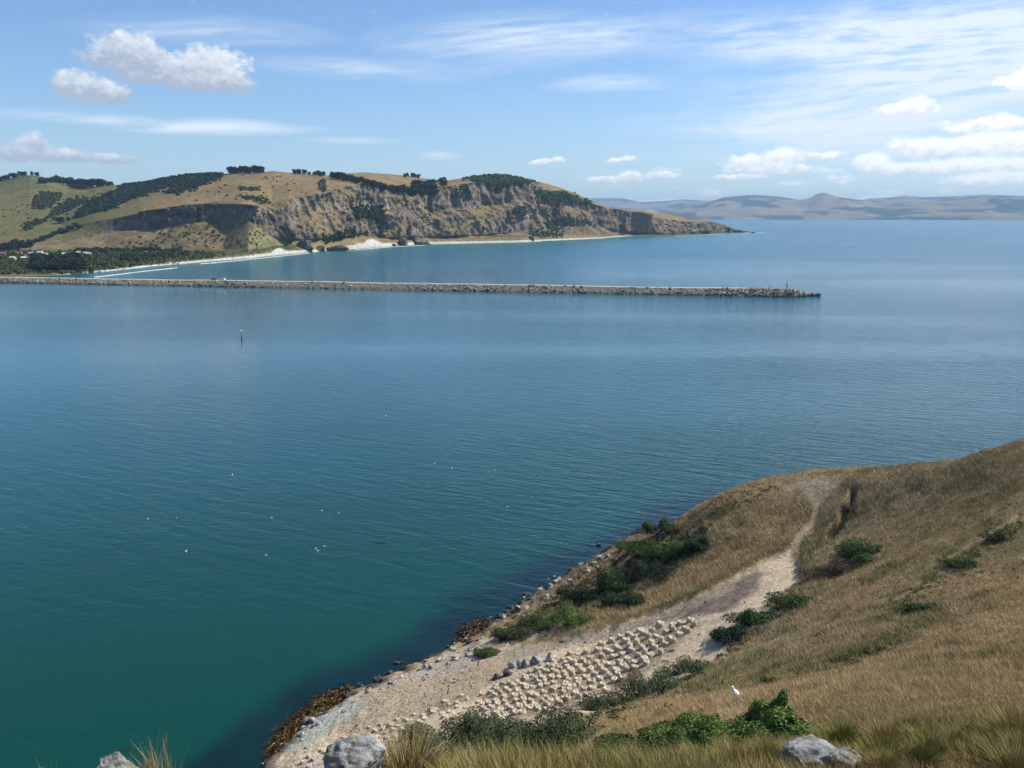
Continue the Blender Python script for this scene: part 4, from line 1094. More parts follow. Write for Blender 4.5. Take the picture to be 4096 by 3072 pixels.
def build_grass(G):
    rng = np.random.default_rng(21)
    V, F = G.V, G.F
    cen = V[F].mean(1)
    A = np.linalg.norm(np.cross(V[F[:, 2]] - V[F[:, 0]], V[F[:, 3]] - V[F[:, 1]]), axis=1) / 2
    z, X, Y, r = fg_zones(cen)
    bare = np.clip(z['bare'] * (1 - .62 * z['mixed']) + z['stony'] * .75 + z['path'] + z['track'] * .7 + z['saddle'] * .6, 0, 1)
    inf = (X > -150) & (X < 4250) & (Y > 1600) & (Y < 3250)
    w = A / np.maximum(r, 8) ** 1.35 * (1 - bare) ** 2 * inf * (cen[:, 2] > 2.2) * (r > 7)
    w *= np.where(X < 1750, .25 * (r >= 40), 1) * np.where((r < 40) & (X < 2050), sstep(X, 1650, 2050), 1)
    n = 760000
    i = rng.choice(len(F), n, p=w / w.sum())
    uv = rng.random((n, 2, 1)); q = V[F[i]]
    P = (q[:, 0] * (1 - uv[:, 0]) + q[:, 1] * uv[:, 0]) * (1 - uv[:, 1]) + (q[:, 3] * (1 - uv[:, 0]) + q[:, 2] * uv[:, 0]) * uv[:, 1]
    rp = np.hypot(P[:, 0], P[:, 1])
    nb = fbm(P / 5.5, 3, 101); nf = fbm(P / 1.1, 2, 102); nl = fbm(P / 20, 3, 103)
    zz, X, Y, _ = fg_zones(P)
    H = (.19 + .17 * np.clip(nf + nb * .6, -1, 1) + rng.uniform(-.06, .09, n)) * np.where(rp > 60, 1.1, 1.0)
    H *= 1 - .55 * zz['trackside'] * (nf < .2)
    H *= .55 + .75 * sstep(nl + .5 * nb, -.35, .35)
    spur = sstep(-pdist(X, Y, [(2250, 2520), (2400, 2420), (2700, 2300), (2950, 2130), (3150, 1990), (3240, 2010), (3230, 2090), (3140, 2190), (2900, 2310), (2600, 2450), (2300, 2540)]), -30, 40)
    H = np.clip(H * (1 + .35 * spur), .08, .9)
    Wd = np.maximum(.010, rp * .00042) * rng.uniform(.7, 1.4, n)
    t = rng.random((n, 1))
    dry = np.array((.38, .27, .135)) * (1 - t) + np.array((.58, .435, .24)) * t
    grey = np.array((.32, .265, .17)) * (1 - t) + np.array((.50, .425, .285)) * t
    olive = np.array((.15, .15, .058)) * (1 - t) + np.array((.29, .265, .11)) * t
    gold = np.array((.20, .165, .05)) * (1 - t) + np.array((.34, .285, .105)) * t
    def mixw(a, b, k): return a * (1 - k[:, None]) + b * k[:, None]
    c = mixw(dry, grey, sstep(nl + .5 * nb, -.1, .6) * sstep(rp, 40, 70) * (1 - spur))
    ol = sstep(nb + .7 * nf + .4 * nl + rng.normal(0, .15, n), .22, .7) * sstep(rp, 26, 45) * (1 - .8 * spur)
    ol = np.maximum(ol, zz['trackside'] * sstep(nf + nb, -.3, .3) * .85)
    lowgreen = sstep(pdist(X, Y, [(2780, 2760), (3050, 2690), (3350, 2630), (3560, 2560), (3760, 2450)], False) + nb * 40, 60, 20)
    edge = sstep(pdist(X, Y, [(2050, 2590), (2300, 2545), (2450, 2500), (2620, 2450), (2850, 2340), (3000, 2255)], False), 28, 10)
    ol = np.clip(np.maximum(ol, np.maximum(lowgreen * .7, edge * .6)), 0, 1)
    c = mixw(c, olive, ol)
    c = mixw(c, gold, sstep(rp, 27, 19) * (0.6 + .4 * sstep(nb, -.3, .3)))
    wind = np.array([-.22, .05])
    lean = wind * H[:, None] + rng.normal(0, .42, (n, 2)) * H[:, None]
    bv, bf, bc = ribbons(P, H, Wd, lean, rng, c)
    o = mesh_np('dry_grass', bv, bf, M_BLADE, colors=bc, smooth=False)
    tag(o, 'dry brown grass covering the headland slope', 'grass', kind='stuff')

def tussock_mesh(seed, n, rad_, hgt, c0, c1, wid=.007):
    rng = np.random.default_rng(seed)
    a = rng.uniform(0, 2 * math.pi, n); q = rng.random(n) ** .6 * rad_ * .42
    P = np.stack([np.cos(a) * q, np.sin(a) * q, np.full(n, -.06)], -1)
    H = hgt * rng.uniform(.55, 1.1, n) * (1 - .35 * (q / rad_))
    out = (q / (rad_ * .42)) * rad_ * .75 * rng.uniform(.5, 1.25, n)
    lean = np.stack([np.cos(a) * out - .10 * hgt, np.sin(a) * out], -1) + rng.normal(0, .06, (n, 2))
    t = rng.random((n, 1)); C = np.array(c0) * (1 - t) + np.array(c1) * t
    return ribbons(P, H, np.full(n, wid) * rng.uniform(.7, 1.5, n), lean, rng, C, 2)

def build_tussocks(G):
    kinds = [((.11, .12, .028), (.27, .25, .075)), ((.20, .155, .05), (.37, .29, .115)), ((.13, .13, .03), (.33, .31, .09))]
    meshes = []
    for k, (a, b) in enumerate(kinds):
        for j in range(2):
            V, F, C = tussock_mesh(300 + k * 2 + j, 1100, .45, .55, a, b)
            meshes.append(mesh_np('blade', V, F, M_BLADE, colors=C, smooth=False, link=False))
    rng = np.random.default_rng(5)
    def put(sx, sy, s, k, label, group=None, r=None):
        P, _ = G.hit(sx, sy)
        if r is not None: P = at_r(sx, sy, r); P = G.drop(P[0], P[1])
        if P is None: return
        t = thing('tussock', label, 'grass tussock', tuple(P), rng.uniform(0, 6.28), group, s)
        o = obj('blade', meshes[k * 2 + rng.integers(2)], t); o['kind'] = 'stuff'
    put(1625, 3050, 1.75, 1, 'golden tussock between the lichen boulder and the shrub thicket', None, 10.8)
    put(1570, 3020, 1.3, 0, 'green tussock behind the lichen boulder', None, 11.5)
    put(3520, 3062, 1.0, 2, 'bright yellow green tussock beside the pale flat boulder')
    put(3620, 2955, 1.0, 1, 'straw coloured tussock with a dark hollow beside it')
    put(3370, 2985, .9, 0, 'green tussock on the dark hollow by the boulder')
    put(4060, 2985, 1.3, 1, 'rusty tussock at the right hand edge of the near slope')
    put(4010, 3068, 1.0, 0, 'dark green tussock in the bottom right corner')
    spots = []
    tries = 0
    while len(spots) < 46 and tries < 4000:
        tries += 1
        sx, sy = rng.uniform(2500, 4150), rng.uniform(2860, 3110)
        if sy < 2990 - (sx - 2500) * .06 or (3100 < sx < 3420 and sy > 2985): continue
        P, _ = G.hit(sx, sy)
        if P is None or any(np.hypot(*(P - q)[:2]) < .62 for q in spots): continue
        spots.append(P)
        t = thing('tussock', 'yellow green tussock among others on the near slope', 'grass tussock', tuple(P), rng.uniform(0, 6.28), 'tussocks on the near slope', rng.uniform(.55, 1.0))
        o = obj('blade', meshes[int(rng.choice([0, 1, 1, 2, 2])) * 2 + rng.integers(2)], t); o['kind'] = 'stuff'
    for sx, sy, lab in ((590, 3065, 'thin pale grass tuft showing against the dark water'), (660, 3062, 'taller thin grass tuft showing against the dark water'), (70, 3050, 'yellow grass tuft by the rounded boulder in the corner'), (205, 3070, 'wispy grass tuft right of the rounded corner boulder')):
        P = at_r(sx, sy + 15, 9.0)
        P = G.drop(P[0], P[1])
        if P is None: continue
        V, F, C = tussock_mesh(int(sx), 90, .3, .75, (.20, .15, .06), (.36, .28, .14), .006)
        t = thing('grass_tuft', lab, 'grass tussock', tuple(P))
        o = mesh_np('blade', V, F, M_BLADE, t, colors=C, smooth=False); o['kind'] = 'stuff'

# ------------------------------------------------------------------ nest mounds
def mound_mesh(seed):
    rng = np.random.default_rng(seed)
    prof = [(1.0, -.25), (.96, .0), (.90, .30), (.84, .62), (.72, .84), (.56, .92), (.42, .84), (.25, .70), (.0, .66)]
    n = 14; V = []
    el = rng.uniform(.8, 1.0); ph = rng.uniform(0, 6.28)
    for i, (r, z) in enumerate(prof[:-1]):
        for k in range(n):
            a = 2 * math.pi * k / n
            rr = r * (1 + .13 * math.sin(2 * a + ph) + .07 * math.sin(3 * a + ph * 2) + rng.uniform(-.025, .025))
            V.append((rr * math.cos(a), rr * math.sin(a) * el, z * (1 + rng.uniform(-.03, .03)) + (.05 * math.sin(a * 2 + ph) if i > 2 else 0)))
    V.append((0, 0, prof[-1][1])); V = np.array(V)
    m_ = len(prof) - 1
    Q = [(i * n + k, i * n + (k + 1) % n, (i + 1) * n + (k + 1) % n, (i + 1) * n + k) for i in range(m_ - 1) for k in range(n)]
    T = [((m_ - 1) * n + k, (m_ - 1) * n + (k + 1) % n, m_ * n) for k in range(n)]
    t = sstep(fbm(V * 2 + seed, 3, seed), -.4, .4)[:, None]
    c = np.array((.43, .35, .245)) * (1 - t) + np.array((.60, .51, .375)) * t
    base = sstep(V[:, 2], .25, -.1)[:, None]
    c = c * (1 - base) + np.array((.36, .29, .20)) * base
    return mesh_np('nest_mound', V, [np.array(Q), np.array(T)], M_MOUND, colors=c, link=False)

M_MOUND = attr_mat('dried_mud', 0.95, 5.0, 0.72, 1.18, 8.0, 0.05, 0.05, True)

def build_mounds(G):
    rng = np.random.default_rng(12)
    meshes = [mound_mesh(400 + i) for i in range(8)]
    big = [(2330, 2600), (2480, 2545), (2620, 2500), (2740, 2470), (2800, 2470), (2790, 2510), (2700, 2570), (2640, 2620), (2560, 2680), (2470, 2740), (2400, 2800), (2330, 2830), (2270, 2800), (2290, 2720), (2260, 2660)]
    midp = [(1990, 2740), (2090, 2700), (2200, 2650), (2290, 2610), (2320, 2640), (2290, 2730), (2270, 2800), (2220, 2850), (2080, 2860), (1960, 2900), (1880, 2880), (1920, 2800)]
    low = [(1120, 3060), (1350, 2960), (1600, 2860), (1800, 2780), (1930, 2780), (1900, 2870), (1800, 2930), (1640, 2980), (1480, 3060), (1250, 3070)]
    spots = []
    def lattice(poly, step):
        if step is None: return sample_poly([poly], 1500, rng)
        p = np.array(poly, float); c = p.mean(0); a, b = np.array(step[0], float), np.array(step[1], float)
        ij = np.array([(i, j) for i in range(-40, 41) for j in range(-40, 41)], float)
        q = c + ij[:, :1] * a + ij[:, 1:] * b + rng.normal(0, 4.5, (len(ij), 2))
        q += np.c_[np.sin(q[:, 1] / 60) * 8, np.sin(q[:, 0] / 90) * 9]
        q = q[pdist(q[:, 0], q[:, 1], poly) < 0]; rng.shuffle(q); return q
    def fill(poly, count, s0, s1, h0, h1, gap, label, group, step=None):
        k = 0
        for sx, sy in lattice(poly, step):
            if k >= count: break
            P, _ = G.hit(sx, sy)
            if P is None or not 55 < np.hypot(P[0], P[1]) < 110: continue
            s = rng.uniform(s0, s1)
            if any((P[0] - q[0]) ** 2 + (P[1] - q[1]) ** 2 < ((s + q[2]) * gap) ** 2 for q in spots): continue
            spots.append((P[0], P[1], s)); k += 1
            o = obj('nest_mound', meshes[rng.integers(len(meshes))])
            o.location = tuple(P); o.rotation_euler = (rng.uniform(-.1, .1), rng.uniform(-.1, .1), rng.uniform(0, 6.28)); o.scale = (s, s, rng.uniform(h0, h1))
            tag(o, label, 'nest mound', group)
    fill(big, 130, .38, .53, .32, .62, .66, 'tall crater topped pale mud nest mound in the crowded upper rows', 'tall nest mounds in the upper rows', ((38, -11), (15, 19)))
    fill(midp, 120, .32, .45, .26, .46, .62, 'pale mud nest mound in the dense middle of the colony', 'nest mounds in the middle of the colony', ((29, -8), (11, 14.5)))
    fill(low, 85, .28, .42, .18, .34, .64, 'low worn nest mound on the lower ground near the rocks', 'low nest mounds near the shore rocks', ((34, -10), (13, 17)))
    # pebbles, broken mounds and small stones between
    P = []
    for sx, sy in sample_poly([BARE, MIXED, STONY], 1700, rng):
        if sy > 3072 or (sx > 2700 and rng.random() < .75): continue
        q, _ = G.hit(sx, sy)
        if q is not None and np.hypot(q[0], q[1]) > 50: P.append(q)
    n = len(P)
    P = np.array(P)
    sz = rng.uniform(.04, .13, n) * np.where(rng.random(n) < .12, 1.8, 1)
    V, F = many_rocks(P, sz, rng, flat=.6)
    t = np.repeat(rng.random((n, 1)), len(ICO0[0]), 0)
    c = np.array((.16, .13, .10)) * (1 - t) + np.array((.46, .40, .31)) * t
    o = mesh_np('loose_stone', V, F, M_MOUND, colors=c, smooth=False)
    tag(o, 'small loose stones and clods scattered over the colony ground', 'stones', kind='stuff')

# ------------------------------------------------------------------ rocks
M_ROCKB = attr_mat('lichen_boulder', 0.9, 5.0, 0.65, 1.25, 9.0, 0.03, 0.15, True)
def build_rocks(G):
    rng = np.random.default_rng(31)
    near = [(1410, 2988, 275, 9.4, 'large lichen crusted grey boulder below the shrub thicket', .72), (1745, 3032, 130, 11.0, 'small pale boulder right of the golden tussock', .6), (1900, 3050, 240, 11.0, 'flat pale boulder at the bottom edge under the thicket', .4), (112, 3034, 200, 8.8, 'rounded grey boulder in the bottom left corner', 1.35),
            (430, 3056, 190, 9.0, 'low grey boulder top at the bottom edge over the water', 1.3), (3265, 3008, 260, 12.0, 'flat pale lichen boulder among the near tussocks', .55), (3390, 3022, 150, 12.0, 'cracked grey rock beside the flat pale boulder', .55), (2472, 3020, 80, 14.0, 'small pale boulder left of the near tussocks', .8), (2350, 3012, 110, 13.0, 'half buried pale stone right of the shrub thicket', .6),
            (2815, 2940, 60, 22.0, 'small white stone between tussocks and the bright shrub', .8), (3340, 2935, 90, 17.0, 'grey stone in the dark hollow beyond the boulder', .6)]
    for i, (sx, sy, w, r, lab, hh) in enumerate(near):
        T = at_r(sx, sy, r); s = px_size(T, w) / 2
        g = G.drop(T[0], T[1])
        zc = T[2] - s * hh * .8
        if g is not None: zc = min(zc, g[2] + s * hh * .75)
        me = rock_mesh('boulder', 500 + i, ICO4, ((.15, .15, .135), (.34, .34, .315)), (1, .85, hh), .26, (.05, .05, .045), M_ROCKB, .10)
        o = obj('boulder', me); o.location = (T[0], T[1] + s * .4, zc); o.scale = (s,) * 3; o.rotation_euler = (0, 0, rng.uniform(-.5, .5))
        tag(o, lab, 'boulder', 'boulders on the near slope')
    # the broken rocky edge of the shelf, whitened by birds
    line = [(1130, 2985), (1200, 2915), (1280, 2860), (1400, 2790), (1480, 2755), (1560, 2720), (1640, 2685), (1720, 2655), (1790, 2620), (2000, 2500), (2080, 2430), (2150, 2375), (2220, 2325), (2280, 2290), (2340, 2260), (2420, 2200)]
    ln = np.array(line, float); cum = np.r_[0, np.cumsum(np.linalg.norm(np.diff(ln, axis=0), axis=1))]
    mw = [rock_mesh('shore_rock', 560 + i, ICO2, ((.10, .09, .08), (.50, .485, .45)), (1, .8, .75), .5, (.03, .03, .028)) for i in range(4)]
    mk = [rock_mesh('shore_rock', 570 + i, ICO2, ((.028, .026, .025), (.085, .078, .07)), (1, .9, .7), .35, (.015, .015, .015)) for i in range(3)]
    k = 0
    for j in range(120):
        s = rng.uniform(0, cum[-1]); sx, sy = np.interp(s, cum, ln[:, 0]), np.interp(s, cum, ln[:, 1])
        wet = rng.random() < .42
        sy2 = sy + rng.normal(0, 15) + (-10 if wet else 14); sx2 = sx + rng.normal(0, 18) - (14 if wet else 0)
        P, _ = G.hit(sx2, sy2)
        if P is None or P[2] < -.4: P = at_z(sx2, sy2, 0.0)
        if not 60 < np.hypot(P[0], P[1]) < 150: continue
        o = obj('shore_rock', (mk if wet else mw)[rng.integers(3 if wet else 4)])
        sc = rng.uniform(.22, .75) * (1.0 if sx > 2000 else .8)
        o.location = tuple(P); o.scale = (sc, sc, sc * rng.uniform(.7, 1.2)); o.rotation_euler = (rng.uniform(-.3, .3), rng.uniform(-.3, .3), rng.uniform(0, 6.28))
        if wet: tag(o, 'wet black rock at the waterline under the headland slope', 'rock', 'wet rocks along the waterline')
        else: tag(o, 'white streaked jagged rock along the seaward edge of the slope', 'rock', 'whitened rocks along the shore edge')
    for i, (sx, sy, w, lab) in enumerate(((2060, 2665, 60, 'white capped dark outcrop rock at the corner of the mounds'), (2105, 2660, 55, 'white streaked rock beside the capped outcrop'), (2150, 2650, 60, 'grey rock in the outcrop row above the mounds'), (2200, 2640, 50, 'upright pale rock ending the outcrop row'), (2030, 2700, 50, 'shadowed dark rock at the foot of the outcrop'), (1985, 2715, 40, 'low dark stone beside the outcrop foot'))):
        P, _ = G.hit(sx, sy)
        s = px_size(P, w) / 2
        o = obj('outcrop_rock', mw[i % 4] if i < 4 else mk[i % 3]); o.location = tuple(P); o.scale = (s, s, s * 1.5); o.rotation_euler = (0, 0, i)
        tag(o, lab, 'rock', 'outcrop beside the nest mounds')

def build_kelp():
    m, nt, b = new_mat('bull_kelp_blade')
    nt.links.new(attr(nt, 'col').s, b.inputs['Base Color']); b.inputs['Roughness'].default_value = .38
    for seed, poly, n, lab in ((1, [(1105, 3015), (1108, 2950), (1180, 2875), (1285, 2785), (1400, 2742), (1425, 2768), (1330, 2822), (1250, 2872), (1180, 2960), (1135, 3020)], 900, 'golden brown bull kelp fringe round the lower rocks'),
                               (2, [(1835, 2610), (1845, 2545), (1875, 2490), (1960, 2472), (2005, 2505), (1960, 2560), (1900, 2612)], 520, 'golden brown bull kelp on the upper rocks by the shrubs')):
        rng = np.random.default_rng(seed); p = np.array(poly, float); V = []; F = []; C = []
        for sx, sy in sample_poly([poly], n, rng):
            P = at_z(sx, sy, rng.uniform(.15, .9)); a = rng.uniform(0, 6.28) if rng.random() < .5 else rng.normal(2.6, .5)
            dv = np.array([math.cos(a), math.sin(a), 0]); sd = np.array([-dv[1], dv[0], 0]); L = rng.uniform(.8, 2.1); w = rng.uniform(.03, .08)
            c = np.array((.105, .058, .010)) * rng.uniform(.6, 1.5); b0 = len(V)
            for i in range(5):
                f = i / 4; q = P + dv * L * f + sd * math.sin(f * 5 + a) * .12; q[2] = P[2] + .12 * math.sin(f * 6 + a) + .10 * (1 - f) - f * f * .55
                q[2] = max(q[2], .03 + .02 * rng.random())
                tw = sd * math.cos(f * 3 + a) + np.array([0, 0, math.sin(f * 3 + a) * .6])
                V += [q - tw * w, q + tw * w]; C += [c, c * 1.15]
            F += [(b0 + 2 * i, b0 + 2 * i + 1, b0 + 2 * i + 3, b0 + 2 * i + 2) for i in range(4)]
        o = mesh_np('bull_kelp', V, np.array(F), m, colors=np.array(C), smooth=True)
        tag(o, lab, 'kelp', kind='stuff')
    me = rock_mesh('floating_kelp', 77, ICO2, ((.012, .016, .012), (.022, .022, .012)), (1, .2, .03), .5, (.01, .01, .01))
    for sx, sy, s, rz, lab in ((1522, 2171, 1.5, -.25, 'dark floating strand of kelp drifting out in the channel'), (500, 2998, .9, .4, 'small dark scrap of kelp drifting near the bottom boulders')):
        P = at_z(sx, sy, .02); o = obj('floating_kelp', me); o.location = tuple(P); o.scale = (s,) * 3; o.rotation_euler = (0, 0, rz); tag(o, lab, 'kelp')

# ------------------------------------------------------------------ birds
M_WHITE = flat_mat('white_plumage', (.80, .80, .79), .8, .04, 6.0, .1)
M_GREYF = flat_mat('grey_wing', (.30, .31, .33), .8, .1, 6.0, .1)
M_BLACK = flat_mat('black_plumage', (.02, .02, .022), .6, .2, 6.0, .2)
M_BILL = flat_mat('pale_bill', (.62, .42, .33), .5, .1, 6.0, .3)

def build_birds(GS):
    # the big white bird resting in the grass
    P, _ = GS.hit(2936, 2797)
    s = px_size(P, 62) / .62
    t = thing('seabird', 'large white seabird sitting upright in the dry grass', 'bird', tuple(P), 0, None, s)
    MB().tube([(.26, .0, .10), (.20, 0, .16), (.10, 0, .22), (.0, 0, .30), (-.045, 0, .38), (-.065, 0, .45), (-.08, 0, .51), (-.095, 0, .555), (-.12, 0, .57)],
              [.02, (.085, .06), (.135, .12), (.135, .13), (.095, .095), (.062, .062), (.056, .058), (.052, .052), .018], 14).build('body', M_WHITE, t, True)
    for sgn in (-1, 1):
        w = MB().tube([(-.02, .125 * sgn, .33), (.08, .15 * sgn, .26), (.20, .12 * sgn, .16), (.30, .07 * sgn, .08)], [(.02, .05), (.025, .09), (.022, .065), (.008, .012)], 10).build('wing', M_WHITE, t, True)
        MB().tube([(.22, .115 * sgn, .145), (.30, .075 * sgn, .085), (.36, .05 * sgn, .05)], [(.026, .05), (.02, .03), .006], 8).build('wing_tip', M_BLACK, w, True)
    MB().tube([(-.13, 0, .545), (-.17, 0, .54), (-.205, 0, .528)], [.016, .013, .006], 8).build('bill', M_BILL, t, True)
    for sgn in (-1, 1):
        MB().tube([(-.112, .044 * sgn, .556), (-.112, .052 * sgn, .556)], [.008, .004], 6).build('eye', M_BLACK, t, True)
    # gulls resting on the water
    gb = MB().tube([(-.24, 0, .10), (-.16, 0, .10), (-.04, 0, .09), (.10, 0, .10), (.16, 0, .17), (.19, 0, .23), (.23, 0, .245), (.25, 0, .24)], [.01, (.05, .04), (.10, .09), (.09, .09), (.05, .05), (.045, .045), (.04, .04), .01], 10).mesh('body', M_WHITE, True)
    gw = MB().tube([(.06, 0, .16), (-.06, 0, .175), (-.20, 0, .14), (-.28, 0, .12)], [(.06, .03), (.09, .035), (.06, .03), .01], 8).mesh('wing', M_GREYF, True)
    gl = MB().tube([(.25, 0, .24), (.29, 0, .235)], [.012, .004], 6).mesh('bill', M_BILL, True)
    rng = np.random.default_rng(2)
    W = [(929, 1900), (591, 2078), (706, 2073), (1085, 2073), (1289, 2044), (1356, 2052), (744, 2207), (1063, 2222), (1263, 2198), (1272, 2205), (1298, 2187), (1738, 1854), (1789, 1824), (1807, 1875), (1975, 1868), (1979, 1884), (2127, 1993), (2029, 2028), (2268, 1850), (1543, 1664), (2097, 1669), (2007, 1686), (1690, 1760), (2150, 1900)]
    for sx, sy in W:
        P = at_z(sx, sy, 0.0)
        t = thing('gull', 'tiny white gull resting on the open water', 'bird', tuple(P), rng.uniform(0, 6.28), 'gulls on the water', .95)
        obj('body', gb, t); obj('wing', gw, t); obj('bill', gl, t)
    for sx, sy in ((1852, 2690), (1769, 2760), (1815, 2730), (1607, 2708)):
        P, _ = GS.hit(sx, sy)
        t = thing('gull', 'white gull standing on the guano streaked lower ground', 'bird', tuple(P), rng.uniform(0, 6.28), 'gulls on the lower ground', 1.2)
        obj('body', gb, t); obj('wing', gw, t); obj('bill', gl, t)
    sb = MB().tube([(-.16, 0, .02), (-.11, 0, .16), (-.04, 0, .28), (.02, 0, .40), (.04, 0, .50), (.05, 0, .60), (.07, 0, .66), (.10, 0, .67)], [(.03, .02), (.075, .06), (.10, .09), (.075, .07), (.04, .04), (.032, .032), (.035, .035), .012], 10).mesh('body', M_BLACK, True)
    sf = MB().tube([(.0, 0, .20), (.045, 0, .32), (.06, 0, .44)], [(.05, .05), (.06, .055), (.03, .03)], 8).mesh('breast', M_WHITE, True)
    sl = MB().tube([(.10, 0, .665), (.15, 0, .655)], [.012, .004], 6).mesh('bill', M_BILL, True)
    for sx, sy in ((1914, 2664), (1793, 2776), (1719, 2848), (1783, 2730), (1700, 2790), (1880, 2740), (1985, 2745)):
        P, _ = GS.hit(sx, sy)
        t = thing('shag', 'black and white shag standing upright below the nest mounds', 'bird', tuple(P), rng.uniform(0, 6.28), 'shags on the lower ground')
        obj('body', sb, t); obj('breast', sf, t); obj('bill', sl, t)

# ------------------------------------------------------------------ made things on and off the breakwater
def build_marks(mole):
    B, d, nrm, s, H = mole
    M_RED = flat_mat('rusty_red_paint', (.22, .07, .05), .6, .25, 2.0); M_STEEL = flat_mat('weathered_steel', (.20, .18, .17), .5, .25, 3.0, .5, .5)
    M_CONC = flat_mat('concrete', (.40, .38, .34), .9, .15, 1.0); M_PAINT = flat_mat('white_paint', (.78, .78, .75), .5, .05); M_TIMBER = flat_mat('weathered_pile', (.30, .33, .34), .85, .2, 2.0)
    M_GREENP = flat_mat('green_paint', (.05, .16, .08), .6, .2)
    P = B + d * 14 + nrm * 9.5; z = float(np.interp(14, s, H)) + .5
    t = thing('light_beacon', 'slim steel light beacon on the outer end of the breakwater', 'beacon', (P[0], P[1], z), 0, None, .72)
    MB().box((0, 0, .35), (2.0, 2.0, .9)).build('plinth', M_CONC, t)
    for a in (45, 135, 225, 315):
        c, q = math.cos(rad(a)), math.sin(rad(a))
        MB().tube([(c * .75, q * .75, .8), (c * .45, q * .45, 4.4)], [.14, .12], 6).build('leg', M_STEEL, t)
    for zz in (1.8, 3.0):
        k = .75 - .30 * (zz - .8) / 3.6; mb = MB()
        for a in (45, 135, 225, 315):
            mb.tube([(k * math.cos(rad(a)), k * math.sin(rad(a)), zz), (k * math.cos(rad(a + 90)), k * math.sin(rad(a + 90)), zz)], [.1, .1], 5)
        mb.build('brace', M_STEEL, t)
    MB().box((0, 0, 4.5), (1.5, 1.5, .18)).build('platform', M_STEEL, t)
    MB().box((0, 0, 3.6), (.9, .9, 1.4)).build('daymark_panel', M_RED, t)
    MB().tube([(0, 0, 4.55), (0, 0, 8.6)], [.13, .11], 8).build('mast', M_STEEL, t)
    l = MB().tube([(0, 0, 8.5), (0, 0, 8.7), (0, 0, 9.3), (0, 0, 9.5)], [.2, .34, .34, .12], 10).build('lantern', M_RED, t, True)
    # channel marker pile
    P = at_z(966, 1356, 0.0)
    t = thing('channel_marker', 'white capped channel marker pile standing alone in the water', 'marker', (P[0], P[1], 0), 0, None, .68)
    MB().tube([(0, 0, -2), (0, 0, 1.3)], [.34, .34], 12).build('pile_foot', M_BLACK, t, True)
    MB().tube([(0, 0, 1.3), (0, 0, 5.3)], [.32, .28], 12).build('pile', M_TIMBER, t, True)
    MB().tube([(0, 0, 5.3), (0, 0, 5.45), (0, 0, 5.75), (0, 0, 5.85)], [.4, .8, .8, .6], 14).build('platform', M_PAINT, t)
    MB().tube([(0, 0, 5.8), (0, 0, 6.3)], [.16, .14], 8).build('lantern', M_GREENP, t, True)
    mb = MB()
    for k in range(8): mb.box((.5, 0, .6 + k * .55), (.06, .5, .06))
    for yy in (-.25, .25): mb.box((.5, yy, 2.6), (.05, .05, 4.6))
    mb.build('ladder', M_STEEL, t)
    # cars parked on the roadway
    M_GLASS = flat_mat('car_glass', (.02, .025, .03), .1, .1, 3.0, .6); M_TYRE = flat_mat('tyre', (.02, .02, .02), .9); M_DK = flat_mat('dark_car_paint', (.03, .035, .045), .3, .1, 3.0, .5)
    rz = math.atan2(d[1], d[0])
    for sx, paint, lab in ((892, M_PAINT, 'white car parked on the breakwater roadway'), (858, M_DK, 'dark car parked behind the white one on the breakwater roadway')):
        # where along the road
        best = min(np.linspace(60, s[-1] - 60, 2500), key=lambda q: abs(to_px(B + d * q + nrm * 9.6)[0] - sx))
        P = B + d * best + nrm * 9.6; z = float(np.interp(best, s, H)) + .22
        t = thing('parked_car', lab, 'car', (P[0], P[1], z), rz)
        pr = [(-2.1, .35), (-2.15, .85), (-1.95, 1.0), (-1.5, 1.45), (.35, 1.48), (1.0, 1.0), (2.05, .82), (2.15, .45), (2.05, .35)]
        V = [(x, y, zz) for y in (-.85, .85) for x, zz in pr]; n = len(pr)
        F = [tuple(range(n)), tuple(range(2 * n - 1, n - 1, -1))] + [(i, i + n, (i + 1) % n + n, (i + 1) % n) for i in range(n)]
        MB().add(V, F).build('body', paint, t)
        for yy in (-.862, .862): MB().add([(-1.75, yy, 1.02), (.8, yy, 1.02), (.3, yy, 1.38), (-1.42, yy, 1.38)], [(0, 1, 2, 3)]).build('side_window', M_GLASS, t)
        MB().add([(.42, -.75, 1.45), (.42, .75, 1.45), (1.02, .75, 1.02), (1.02, -.75, 1.02)], [(0, 1, 2, 3)]).build('windscreen', M_GLASS, t)
        for xx in (-1.3, 1.3):
            for yy in (-.8, .8): MB().tube([(xx, yy - .1, .33), (xx, yy + .1, .33)], [.33, .33], 12).build('wheel', M_TYRE, t)

# ------------------------------------------------------------------ trees and scrub across the water
def tree_meshes(seed, w, h, n, cols, top=.75):
    rng = np.random.default_rng(seed)
    lobes = []
    for i in range(9):
        a = i * 2.4 + rng.uniform(-.4, .4); q = rng.uniform(.1, .38) * w; zz = (.14 + (top - .14) * (i / 8) ** .9) * h
        lobes.append((math.cos(a) * q, math.sin(a) * q, zz, w * rng.uniform(.22, .34), w * rng.uniform(.22, .34), h * rng.uniform(.14, .24)))
    V, F, C = leaf_cloud(lobes, n, w * .15, cols, seed, up=.2, elong=1.2, fill=.3)
    cr = mesh_np('crown', V, F, M_LEAF, colors=C, smooth=False, link=False)
    mb = MB().tube([(0, 0, -1.0), (0, 0, h * .25), (w * .03, 0, h * .6)], [w * .06, w * .045, w * .015], 6)
    for i in range(4):
        b = lobes[i]; mb.tube([(0, 0, h * .22), (b[0] * .6, b[1] * .6, b[2] * .85), (b[0], b[1], b[2])], [w * .028, w * .018, w * .008], 5)
    return cr, mb.mesh('trunk', M_BARK, True)

